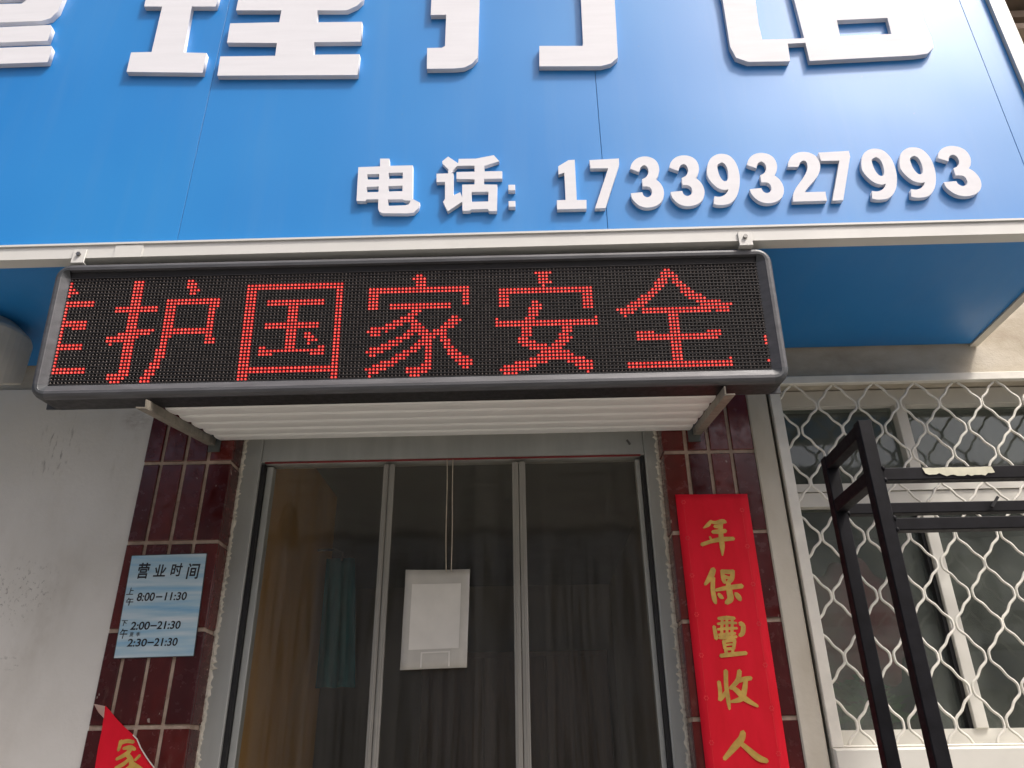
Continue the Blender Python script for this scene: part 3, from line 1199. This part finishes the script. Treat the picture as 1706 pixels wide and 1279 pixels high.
for ch, cx, z0, z1, w in (('1', 0.142, 2.938, 3.122, 0.086), ('7', 0.246, 2.938, 3.122, 0.088), ('3', 0.363, 2.936, 3.127, 0.096), ('3', 0.479, 2.937, 3.127, 0.098),
                          ('9', 0.590, 2.938, 3.129, 0.094), ('3', 0.708, 2.940, 3.128, 0.098), ('2', 0.826, 2.943, 3.127, 0.102), ('7', 0.926, 2.943, 3.126, 0.090),
                          ('9', 1.043, 2.942, 3.132, 0.097), ('9', 1.155, 2.945, 3.133, 0.098), ('3', 1.270, 2.946, 3.134, 0.106)):
    part('number_letter', outline(traced(ch, (cx, z0, z1, w)), 'letter_white', TY, 0.014), None, sb)
for ch in ('dian', 'hua'):
    part('small_letter', outline(traced(ch), 'letter_white', TY, 0.014), None, sb)
for z in (2.962, 3.022):
    part('colon_dot', MB().slab(-0.041, -0.021, TY - 0.015, TY, z - 0.011, z + 0.011, 0.001), 'letter_white', sb)

# ------------------------------------------------------------------ LED display
led = thing('led_display', 'long black LED text display showing red dot-matrix characters under the signboard', 'display',
            (-0.3124, -0.6354, 2.588))
led.rotation_mode = 'XYZ'
TILT, LROLL, LYAW = 0.08678, 0.004338, 0.0103
led.rotation_euler = (Matrix.Rotation(LYAW, 3, 'Z') @ Matrix.Rotation(TILT, 3, 'X') @ Matrix.Rotation(-LROLL, 3, 'Y')).to_euler()
HW, HH, MR, DEPTH = 0.96, 0.16, 0.042, 0.075
PROF = [(-0.002, 0.0), (0.000, -0.001), (0.020, -0.013), (0.0215, -0.0145), (0.029, -0.015), (0.036, -0.012), (0.0405, -0.006), (0.042, 0.001)]
TOPP = [(0.0187, -0.004), (0.0205, -0.0140)] + PROF[4:]
SIDE = [(0.042, 0.0012), (0.042, 0.078)]


def rail(p0, p1, out, PROF=PROF):
    mb = MB()
    d = Vector(out)
    vs = []
    for e in (p0, p1):
        for u, y in PROF:
            vs.append((e[0] + d.x * u, y, e[1] + d.y * u))
    n = len(PROF)
    return mb.add(vs, [(i, i + 1, n + i + 1, n + i) for i in range(n - 1)])


def corner(cx, cz, a0, PROF=PROF):
    n, m = len(PROF), 7
    vs = []
    for k in range(m + 1):
        a = math.radians(a0 + 90 * k / m)
        for u, y in PROF:
            # inner lip stays mitred, the outside is rounded
            c, s = math.cos(a), math.sin(a)
            sq = 1 / max(abs(c), abs(s))
            f = 1 + (sq - 1) * max(0.0, 1 - max(u, 0) / 0.030)
            vs.append((cx + c * u * f, y, cz + s * u * f))
    return MB().add(vs, [(k * n + i, k * n + i + 1, k * n + n + i + 1, k * n + n + i) for k in range(m) for i in range(n - 1)])


for p0, p1, out in (((-HW, HH), (HW, HH), (0, 1)), ((-HW, -HH), (HW, -HH), (0, -1)), ((-HW, -HH), (-HW, HH), (-1, 0)), ((HW, -HH), (HW, HH), (1, 0))):
    if out == (0, 1):      # the top rail stands over a black mask strip
        part('frame_rail', rail(p0, p1, out, TOPP), 'led_frame', led, local=True)
        part('mask_strip', rail(p0, p1, out, [(-0.002, 0.0), (0.0185, -0.004)]), 'led_face', led, local=True)
    else:
        part('frame_rail', rail(p0, p1, out), 'led_frame', led, local=True)
    part('housing_side', rail(p0, p1, out, SIDE), 'led_side', led, local=True)
for cx, cz, a0 in ((HW, HH, 0), (-HW, HH, 90), (-HW, -HH, 180), (HW, -HH, 270)):
    fc = part('frame_corner', corner(cx, cz, a0), 'led_corner', led, smooth=False, local=True)
    part('corner_side', corner(cx, cz, a0, SIDE), 'led_side', fc)
part('back_cover', MB().box(-HW - MR + 0.001, HW + MR - 0.001, 0.074, 0.080, -HH - MR + 0.001, HH + MR - 0.001), 'led_corner', led, local=True)
part('screen_face', MB().box(-HW - 0.002, HW + 0.002, 0.001, 0.012, -HH - 0.002, HH + 0.002), 'led_face', led, local=True)
lv = MB()
for r in range(33):
    z = HH - r * 0.01
    lv.box(-HW, HW, -0.0035, 0.0009, z - 0.0008, z + 0.0008)
o = part('louver_rows', lv, 'led_louver', led, local=True)
o['kind'] = 'stuff'
lit = set()
glyphs = []
for c0, art in LED_GLYPHS:
    dots = [(c0 + i, r) for r, line in enumerate(art.strip('\n').split('\n') if False else art.split('\n')[1:33]) for i, ch in enumerate(line) if ch == '#']
    glyphs.append(dots)
    lit.update(dots)


def dome(mb, c, r, rad, hgt, n=6, mi=0):
    x, z = -HW + 0.005 + c * 0.01, HH - 0.005 - r * 0.01
    vs = []
    for rr, yy in ((rad, 0.0008), (rad * 0.82, -hgt * 0.65), (rad * 0.35, -hgt)):
        for k in range(n):
            a = 2 * math.pi * k / n
            vs.append((x + rr * math.cos(a), yy, z + rr * math.sin(a)))
    fs = [(b + k, b + (k + 1) % n, b + n + (k + 1) % n, b + n + k) for b in (0, n) for k in range(n)] + [tuple(range(2 * n, 3 * n))]
    mb.add(vs, fs, mi)


off = MB()
for c in range(192):
    for r in range(32):
        if (c, r) not in lit:
            dome(off, c, r, 0.0023, 0.0035)
o = part('unlit_diodes', off, 'led_off', led, local=True)
o['kind'] = 'stuff'
for dots in glyphs:
    mb = MB()
    for c, r in dots:
        x, z = -HW + 0.005 + c * 0.01, HH - 0.005 - r * 0.01
        dome(mb, c, r, 0.0023, 0.0042, 6, 0)
        s = 0.0041
        mb.add([(x + s * math.cos(k * math.pi / 4), 0.0003, z + s * math.sin(k * math.pi / 4)) for k in range(8)], [tuple(range(8))], 1)
    o = part('lit_character', mb, ['led_hot', 'led_red'], led, local=True)
    o['kind'] = 'stuff'
# hanging tabs from the sign rail
for px, py in ((130, 428), (1243, 402)):
    c = at(px, py, FY - 0.02)
    tb = thing('mounting_tab', 'small white bolted tab at the %s end of the LED display' % ('left' if px < 800 else 'right'), 'bracket', (c.x, FY - 0.015, c.z), 'tabs holding the LED display')
    part('plate', MB().slab(c.x - 0.019, c.x + 0.019, FY - 0.019, FY - 0.0165, 2.792, 2.838, 0.001), 'rail_white', tb)
    part('foot', MB().box(c.x - 0.019, c.x + 0.019, FY - 0.0165, FY + 0.025, 2.792, 2.7945), 'rail_white', tb)
    ring = [(c.x + 0.0065 * math.cos(k * math.pi / 3), 2.820 + 0.0065 * math.sin(k * math.pi / 3)) for k in range(6)]
    part('bolt', MB().add([(x, FY - 0.0192, z) for x, z in ring] + [(x, FY - 0.025, z) for x, z in ring],
                          [(k, (k + 1) % 6, 6 + (k + 1) % 6, 6 + k) for k in range(6)] + [tuple(range(6, 12))]), 'bolt', tb)

# ------------------------------------------------------------------ ribbed canopy on two arms
can = thing('door_canopy', 'cream ribbed canopy on two steel arms between the door and the display', 'canopy', (-0.25, 0, 2.5))
ZW, ZF, YF_ = 2.522, 2.398, -0.545           # height at the wall, height and depth at the front


def can_pt(x, t, dn):
    s = Vector((0, YF_, ZF - ZW)).normalized()
    nrm = Vector((0, s.z, -s.y))
    if nrm.z > 0:
        nrm = -nrm
    p = Vector((x, -0.004, ZW)) + s * t + nrm * dn
    return p


LEN = math.hypot(YF_, ZF - ZW)
NB = 5
for i in range(NB):
    t0, t1 = LEN * i / NB, LEN * (i + 1) / NB
    prof = [(t0 + 0.0015, 0.0), (t0 + 0.010, 0.007), (t0 + 0.055, 0.0085), (t1 - 0.030, 0.007), (t1 - 0.020, 0.0025), (t1 - 0.0015, 0.002), (t1 - 0.0015, -0.004), (t0 + 0.0015, -0.004)]
    vs = []
    for f in (0, 1):
        for t, d in prof:
            k = t / LEN
            x = (-1.052 + 0.055 * k) if f == 0 else (0.548 - 0.035 * k)
            vs.append(can_pt(x, t, d))
    n = len(prof)
    part('board', MB().add(vs, [(a, (a + 1) % n, n + (a + 1) % n, n + a) for a in range(n)] + [tuple(range(n))[::-1], tuple(range(n, 2 * n))]), 'canopy_cream', can)
for (xw, xf) in ((-1.070, -0.985), (0.560, 0.505)):
    a = Vector((xw, -0.010, ZW - 0.014))
    b = Vector((xf, -0.655, 2.352))
    arm = part('arm', MB().bar(a, b, 0.004, 0.024).bar(a + Vector((-0.012 if xw < 0 else 0.012, 0, -0.010)), b + Vector((-0.012 if xw < 0 else 0.012, 0, -0.010)), 0.024, 0.004), 'arm_steel', can)
    part('end_plate', MB().box(xw - 0.02, xw + 0.02, -0.012, -0.0075, ZW - 0.05, ZW + 0.03), 'plate_grey', arm)

# ------------------------------------------------------------------ boxed housing under the soffit at the left edge
sx = thing('round_housing', 'beige round drum hanging under the blue soffit at the far left edge', 'housing', (-1.745, -0.30, 2.596))
pr = [(0.0, 2.600), (0.122, 2.600), (0.124, 2.604), (0.1245, 2.62), (0.1255, 2.768), (0.121, 2.780), (0.085, 2.814), (0.072, 2.8248), (0.0, 2.8248)]
NSEG = 40
vs = [(-1.745 + r * math.cos(2 * math.pi * k / NSEG), -0.30 + r * math.sin(2 * math.pi * k / NSEG), z + (0.49 * r * math.sin(2 * math.pi * k / NSEG) if z < 2.65 else 0)) for r, z in pr[1:-1] for k in range(NSEG)]
mm = len(pr) - 2
fs = [(i * NSEG + k, i * NSEG + (k + 1) % NSEG, (i + 1) * NSEG + (k + 1) % NSEG, (i + 1) * NSEG + k) for i in range(mm - 1) for k in range(NSEG)]
fs += [tuple(range(NSEG))[::-1], tuple(range((mm - 1) * NSEG, mm * NSEG))]
part('shell', MB().add(vs, fs), 'shutter_box', sx)

# ------------------------------------------------------------------ security grille on the window
gr = thing('window_grille', 'white security grille of wavy wires bolted over the right window', 'grille', (1.5, -0.01, 1.53))
GX0, GX1, GZ0, GZ1 = 0.8335, 2.28, 1.536, 2.703
for nm, b in (('frame_bar', (GX0, GX0 + 0.034, -0.022, -0.001, GZ0, GZ1)), ('frame_bar', (GX0 + 0.034, GX1, -0.022, -0.001, GZ1 - 0.029, GZ1)),
              ('frame_bar', (GX1 - 0.034, GX1, -0.022, -0.001, GZ0, GZ1 - 0.029)), ('frame_bar', (GX0 + 0.034, GX1 - 0.034, -0.020, 0.004, GZ0, GZ0 + 0.006))):
    part(nm, MB().slab(*b, 0.002), 'grille_white', gr)
KEY = [(0, -1), (0.12, -0.99), (0.20, -0.86), (0.37, -0.22), (0.63, 0.22), (0.80, 0.86), (0.88, 0.99), (1, 1)]
NP, NZ0 = 0.0911, 2.596


def wire_off(z):
    t = (NZ0 - z) / NP
    i = math.floor(t)
    f = t - i
    for (a, b), (c, d) in zip(KEY[:-1], KEY[1:]):
        if f <= c:
            v = b + (d - b) * (f - a) / (c - a)
            break
    return v if i % 2 == 0 else -v


SP = 0.0695
for k in range(-2, 18):
    xc = 0.991 + SP / 2 + SP * k
    if xc < GX0 + 0.02 or xc > GX1 - 0.03:
        continue
    sgn = 1 if k % 2 == 0 else -1
    pts = []
    z = GZ1 - 0.02
    N = 150
    for i in range(N + 1):
        z = (GZ1 - 0.026) + (GZ0 + 0.004 - GZ1 + 0.026) * i / N
        off_ = 0.0306 * wire_off(z)
        wob = 0.0026 * math.sin(3.1 * z + 1.7 * k) + 0.0014 * math.sin(11 * z + 2.3 * k)
        x = xc + sgn * off_ + wob
        x = max(GX0 + 0.030, min(GX1 - 0.03, x))
        # kinks rounded a little
        if pts and i < N and abs(x - pts[-1][0]) < 0.0004 and i % 3:
            continue
        pts.append((x, -0.006 + 0.0012 * math.sin(17 * z + k), z))
    part('wire', MB().tube(pts, 0.0042, 6), 'grille_white', gr, smooth=True)

# ------------------------------------------------------------------ black steel rack in front of the window
rk = thing('steel_rack', 'black square-tube steel rack standing in front of the grilled window', 'rack', (1.3, -0.74, 0))
T = 0.030
RX0, RX1, RYF, RYB, RT = 0.740, 2.25, -0.85, -0.630, 2.172
for x in (RX0, RX1):
    for y in (RYF, RYB):
        part('post', MB().bar((x, y, 0), (x, y, RT), T, T, (0, 1, 0), 0.002), 'black_steel', rk)
        part('post_cap', MB().box(x - T / 2 + .001, x + T / 2 - .001, y - T / 2 + .001, y + T / 2 - .001, RT + .0005, RT + 0.002), 'black_steel', rk)
    for z in (RT - T / 2 - .001, 2.048, 0.4):
        part('depth_bar', MB().bar((x, RYF + T / 2, z), (x, RYB - T / 2, z), T - .002, T, (0, 0, 1), 0.002), 'black_steel', rk)
for y, z, hgt in ((RYF, 2.049, 0.028), (RYF, 1.940, 0.026), (RYB, 2.040, 0.026), (RYB, 0.4, 0.026), (RYF, 0.4, 0.026)):
    part('rail', MB().bar((RX0 + T / 2, y, z), (RX1 - T / 2, y, z), T - .003, hgt, (0, 0, 1), 0.002), 'black_steel', rk)
def bead(x, y, z, r, seed):
    rn = random.Random(seed)
    vs_, fs_ = [], []
    for j in range(4):
        e = -math.pi / 2 + math.pi * (j + 0.5) / 4
        for k_ in range(7):
            a_ = 2 * math.pi * k_ / 7
            q = r * rn.uniform(0.75, 1.25)
            vs_.append((x + q * math.cos(e) * math.cos(a_), y + q * math.cos(e) * math.sin(a_), z + 1.3 * q * math.sin(e)))
    for j in range(3):
        for k_ in range(7):
            fs_.append((j * 7 + k_, j * 7 + (k_ + 1) % 7, j * 7 + 7 + (k_ + 1) % 7, j * 7 + 7 + k_))
    fs_ += [tuple(range(7))[::-1], tuple(range(21, 28))]
    return MB().add(vs_, fs_)


for i_, (y_, z_) in enumerate(((RYF - T / 2, 2.062), (RYF - T / 2, 2.036), (RYF - T / 2, 1.953), (RYF - T / 2, 1.928), (RYB - T / 2, 2.028))):
    part('weld_bead', bead(RX0 + T / 2 + 0.001, y_ + 0.002, z_, 0.0045, i_), 'black_steel', rk, smooth=True)
lab = MB()
y = RYF - T / 2 + 0.0005
a, b = at(1536, 780, y), at(1652, 780, y)
pts_t, pts_b = [], []
for i in range(21):
    u = i / 20
    x = a.x + (b.x - a.x) * u
    pts_t.append((x, y - 0.0009, 2.0605 - 0.001 * random.random()))
    pts_b.append((x + 0.004, y - 0.0009, 2.044 + 0.004 * random.random() - (0.004 if 0.2 < u < 0.9 else 0)))
lab.add(pts_t + pts_b, [(i, i + 1, 22 + i, 21 + i) for i in range(20)])
part('torn_label', lab, 'label_paper', rk, label='torn pale paper stuck along the upper rail')
tie = at(1652, 838, RYB - 0.015)
part('cable_tie', MB().bar((tie.x - 0.006, RYB - 0.022, 2.035), (tie.x + 0.012, RYB - 0.026, 2.058), 0.008, 0.006), 'rubber', rk)

# ------------------------------------------------------------------ opening-hours sheet
HY = -0.0105
hs = thing('opening_hours_sheet', 'pale blue opening hours sheet with black handwriting on the left tiles', 'notice', (-1.156, HY, 1.81))
hq = [at(220, 926, HY), at(344, 922, HY), at(322, 1092, HY), at(190, 1096, HY)]
mb = MB().add([(p.x, HY, p.z) for p in hq] + [(p.x, HY + 0.0025, p.z) for p in hq], [(0, 1, 2, 3), (7, 6, 5, 4), (0, 4, 5, 1), (1, 5, 6, 2), (2, 6, 7, 3), (3, 7, 4, 0)])
sheet = part('sheet', mb, 'hours_sheet', hs)
mb = MB()
for a, b in zip(hq, hq[1:] + hq[:1]):
    mb.bar((a.x, HY + 0.002, a.z), (b.x, HY + 0.002, b.z), 0.004, 0.003, (0, 1, 0))
part('dark_edge', mb, 'ink_faded', hs)
Q = (170, 900, 6.09)


def write(body, x0, x1, y0, y1, m='ink', offset=0.018, shear=0.0):
    cx, cz, w, h = rect_at(Q[0] + x0 / Q[2], Q[0] + x1 / Q[2], Q[1] + y0 / Q[2], Q[1] + y1 / Q[2], HY)
    part('writing', glyph(body, m, cx, cz, w, h, HY - 0.0003, 0.0004, offset=offset, shear=shear), None, hs)


for ch, r in (('\u8425', (365, 482, 228, 388)), ('\u4e1a', (528, 650, 245, 368)), ('\u65f6', (700, 815, 232, 365)), ('\u95f4', (862, 988, 232, 392))):
    write(ch, *r, offset=0.019, shear=0.06)
write('\u4e0a', 252, 322, 480, 552, offset=0.012, shear=0.1)
write('\u5348', 243, 318, 582, 662, offset=0.012, shear=0.1)
write('8:00', 357, 535, 530, 616, shear=0.06)
write('\u2014', 548, 612, 567, 580, offset=0.02)
write('11:30', 640, 860, 525, 608, shear=0.06)
write('\u4e0b', 195, 258, 812, 868, offset=0.012, shear=0.1)
write('\u5348', 180, 258, 896, 998, offset=0.012, shear=0.1)
write('2:00', 292, 485, 825, 908, shear=0.06)
write('\u2014', 492, 555, 860, 873, offset=0.02)
write('21:30', 560, 797, 818, 900, shear=0.06)
write('\u590f', 280, 322, 934, 976, 'ink_faded', 0.0)
write('\u5b63', 345, 388, 930, 974, 'ink_faded', 0.0)
write('2:30', 258, 455, 998, 1078, shear=0.06)
write('\u2014', 462, 526, 1030, 1043, offset=0.02)
write('21:30', 530, 767, 990, 1072, shear=0.06)

# ------------------------------------------------------------------ red couplet on the right pillar
RY = -0.0095
cp = thing('red_couplet', 'long red paper couplet with gold brush characters on the right tiled pillar', 'couplet', (0.59, RY, 0.9))
x0, x1, zt, zb = 0.475, 0.708, 2.289, 0.90
nx, nz = 8, 60
vs, fs = [], []


def paper_y(u, v):
    return RY + 0.0012 * math.sin(5 * u + 7 * v) * math.sin(3.14 * u) + (0.0016 * math.sin(40 * v + 3 * u) * max(0, v - 0.45) if v > 0.45 else 0)


for j in range(nz + 1):
    for i in range(nx + 1):
        u, v = i / nx, j / nz
        vs.append((x0 + (x1 - x0) * u + 0.003 * v, paper_y(u, v), zt - 0.003 * u + (zb - zt) * v))
for j in range(nz):
    for i in range(nx):
        a = j * (nx + 1) + i
        fs.append((a, a + 1, a + nx + 2, a + nx + 1))
o = part('paper', MB().add(vs, fs), 'red_paper', cp, smooth=True)
sd = o.modifiers.new('thickness', 'SOLIDIFY')
sd.thickness = 0.0006
sd.offset = 1


def brush(thing_, strokes, ox, oy, s, y, m='gold', name='brush_character'):
    """strokes: lists of (x, y, width) in zoomed photo pixels, laid on the paper plane"""
    mb = MB()
    for k, st in enumerate(strokes):
        # smooth the stroke a little
        fine = []
        for i in range(len(st) - 1):
            for t in (0, 0.25, 0.5, 0.75):
                p0, p1, p2, p3 = st[max(i - 1, 0)], st[i], st[i + 1], st[min(i + 2, len(st) - 1)]
                fine.append(tuple(0.5 * (2 * b + (c - a) * t + (2 * a - 5 * b + 4 * c - d) * t * t + (3 * b - a - 3 * c + d) * t ** 3)
                                  for a, b, c, d in zip(p0, p1, p2, p3)))
        fine.append(st[-1])
        pts, ws = [], []
        for x, yy, w in fine:
            p = at(ox + x / s, oy + yy / s, y)
            pts.append((p.x, p.z))
            ws.append(w / s * 0.00193)
        mb.ribbon(pts, ws, y - 0.0001 * (k + 1))
    return part(name, mb, m, thing_)


C1 = (1130, 840, 6.395)
C2 = (1150, 1020, 4.936)
BY = RY - 0.0022
brush(cp, [[(350, 175, 26), (320, 215, 42), (270, 252, 14)], [(345, 185, 30), (400, 195, 38), (470, 182, 52), (505, 190, 34)], [(385, 235, 34), (440, 235, 46), (455, 205, 50)],
           [(365, 295, 38), (440, 290, 52), (505, 282, 42)], [(335, 345, 20), (352, 375, 26)], [(250, 430, 40), (350, 395, 40), (450, 375, 50), (590, 365, 40)],
           [(450, 200, 44), (455, 330, 52), (468, 450, 52), (470, 545, 14)]], *C1, BY)
brush(cp, [[(375, 690, 54), (345, 770, 62), (285, 855, 26)], [(370, 780, 46), (368, 900, 46), (385, 1010, 48), (400, 1055, 26)], [(465, 705, 36), (480, 790, 44), (495, 835, 36)],
           [(470, 715, 40), (540, 720, 46), (590, 712, 36)], [(580, 715, 42), (570, 790, 48), (530, 835, 44)], [(490, 770, 40), (560, 790, 30)],
           [(400, 915, 30), (520, 890, 46), (680, 870, 48)], [(530, 830, 46), (545, 930, 62), (555, 1010, 64), (510, 1050, 44)], [(430, 955, 34), (455, 985, 44), (480, 1000, 18)],
           [(610, 950, 38), (640, 985, 56), (660, 1020, 36)]], *C1, BY)
brush(cp, [[(195, 115, 26), (215, 215, 34)], [(410, 90, 36), (435, 110, 36), (430, 170, 36), (405, 190, 26)], [(230, 50, 22), (300, 45, 30), (365, 48, 22)], [(225, 95, 18), (300, 85, 22), (380, 88, 18)],
           [(225, 140, 18), (300, 132, 22), (385, 130, 18)], [(235, 185, 20), (300, 180, 24), (370, 172, 20)], [(262, 55, 22), (258, 190, 24)], [(300, 35, 22), (302, 185, 22)], [(345, 55, 22), (342, 185, 24)],
           [(240, 210, 22), (310, 208, 26), (380, 200, 22)], [(275, 235, 28), (285, 300, 26)], [(280, 240, 20), (330, 232, 24), (370, 228, 22)], [(365, 235, 26), (355, 300, 24)], [(290, 268, 16), (350, 262, 16)],
           [(285, 303, 22), (355, 298, 22)], [(290, 310, 26), (298, 345, 24)], [(350, 305, 22), (345, 340, 22)], [(248, 358, 28), (350, 345, 32), (460, 335, 28)]], *C2, BY)
brush(cp, [[(235, 570, 28), (245, 640, 30), (248, 700, 30)], [(240, 715, 34), (270, 690, 28), (310, 620, 20)], [(292, 480, 34), (295, 600, 32), (312, 720, 32), (322, 795, 18)],
           [(405, 480, 34), (390, 560, 36), (330, 625, 26)], [(385, 570, 22), (440, 550, 34), (500, 540, 30)], [(455, 560, 32), (445, 640, 40), (420, 710, 40), (335, 735, 18)],
           [(340, 610, 26), (390, 650, 40), (450, 710, 42), (555, 772, 20)]], *C2, BY)
brush(cp, [[(435, 985, 40), (420, 1040, 48), (370, 1100, 48), (280, 1205, 28)], [(410, 1070, 30), (480, 1130, 40), (560, 1195, 46), (632, 1222, 32)]], *C2, BY)
# faint printed rosettes and stems along both edges of the paper
mb = MB()
for side in (0, 1):
    for k in range(11):
        z = 2.262 - 0.118 * k - (0.03 if side else 0)
        x = (0.499 if side == 0 else 0.683) + 0.003 * (2.289 - z) / 1.39
        for p_ in range(6):
            a = p_ * math.pi / 3
            cx, cz = x + 0.0055 * math.cos(a), z + 0.0055 * math.sin(a)
            mb.add([(cx + 0.0024 * math.cos(q_ * 1.0472), BY + 0.0006, cz + 0.0024 * math.sin(q_ * 1.0472)) for q_ in range(6)], [tuple(range(6))])
        mb.add([(x - 0.0005, BY + 0.0006, z - 0.012), (x + 0.0005, BY + 0.0006, z - 0.012), (x + 0.0005, BY + 0.0006, z - 0.105), (x - 0.0005, BY + 0.0006, z - 0.105)], [(0, 1, 2, 3)])
part('printed_border', mb, 'gold_faint', cp)['kind'] = 'stuff'

# torn couplet at the lower left, its corner curling off the tiles
cl = thing('torn_couplet', 'torn red paper couplet peeling off the left tiled pillar at the bottom', 'couplet', (-1.17, RY, 0.8))
A = (120, 1140, 6.093)
edge_px = [(340, 215), (390, 270), (440, 335), (530, 430), (625, 515), (665, 555), (700, 640), (760, 740), (840, 847)]
left_px = [(325, 240), (322, 330), (300, 480), (265, 640), (232, 847)]
E1 = [at(A[0] + x / A[2], A[1] + y / A[2], RY) for x, y in edge_px]
L1 = [at(A[0] + x / A[2], A[1] + y / A[2], RY) for x, y in left_px]
outl = [(p.x, p.z) for p in E1] + [(-1.045, 1.40), (-1.045, 0.80), (-1.275, 0.80), (-1.268, 1.40)] + [(p.x, p.z) for p in L1[::-1]]
part('paper', outline([outl], 'red_paper', RY + 0.0004, 0.0008), None, cl)
fl = [at(A[0] + x / A[2], A[1] + y / A[2], RY) for x, y in ((268, 203), (345, 222), (325, 345), (300, 290))]
part('curled_corner', MB().add([(fl[0].x, RY - 0.028, fl[0].z), (fl[1].x, RY - 0.006, fl[1].z), (fl[2].x, RY - 0.0008, fl[2].z), (fl[3].x, RY - 0.018, fl[3].z)], [(0, 1, 2, 3)]), 'paper_back', cl)
ep = MB()
for p, q_ in zip(E1[4:-1], E1[5:]):
    ep.bar((p.x, RY - 0.003, p.z), (q_.x, RY - 0.003, q_.z), 0.0022, 0.004, (0, 1, 0))
part('lifted_edge', ep, 'card_white', cl)
brush(cl, [[(500, 575, 40), (470, 670, 26)], [(505, 590, 36), (560, 575, 34), (625, 585, 30)], [(520, 650, 24), (590, 640, 40), (640, 660, 26)], [(595, 650, 40), (560, 700, 40), (450, 760, 26)],
           [(560, 710, 36), (600, 770, 44), (600, 850, 44), (560, 900, 30)], [(580, 760, 30), (520, 810, 36), (440, 850, 26)], [(600, 790, 30), (680, 850, 40), (740, 890, 28)], [(690, 720, 26), (640, 770, 24)],
           [(590, 830, 26), (520, 890, 34), (440, 930, 24)]], *A, RY - 0.0008)
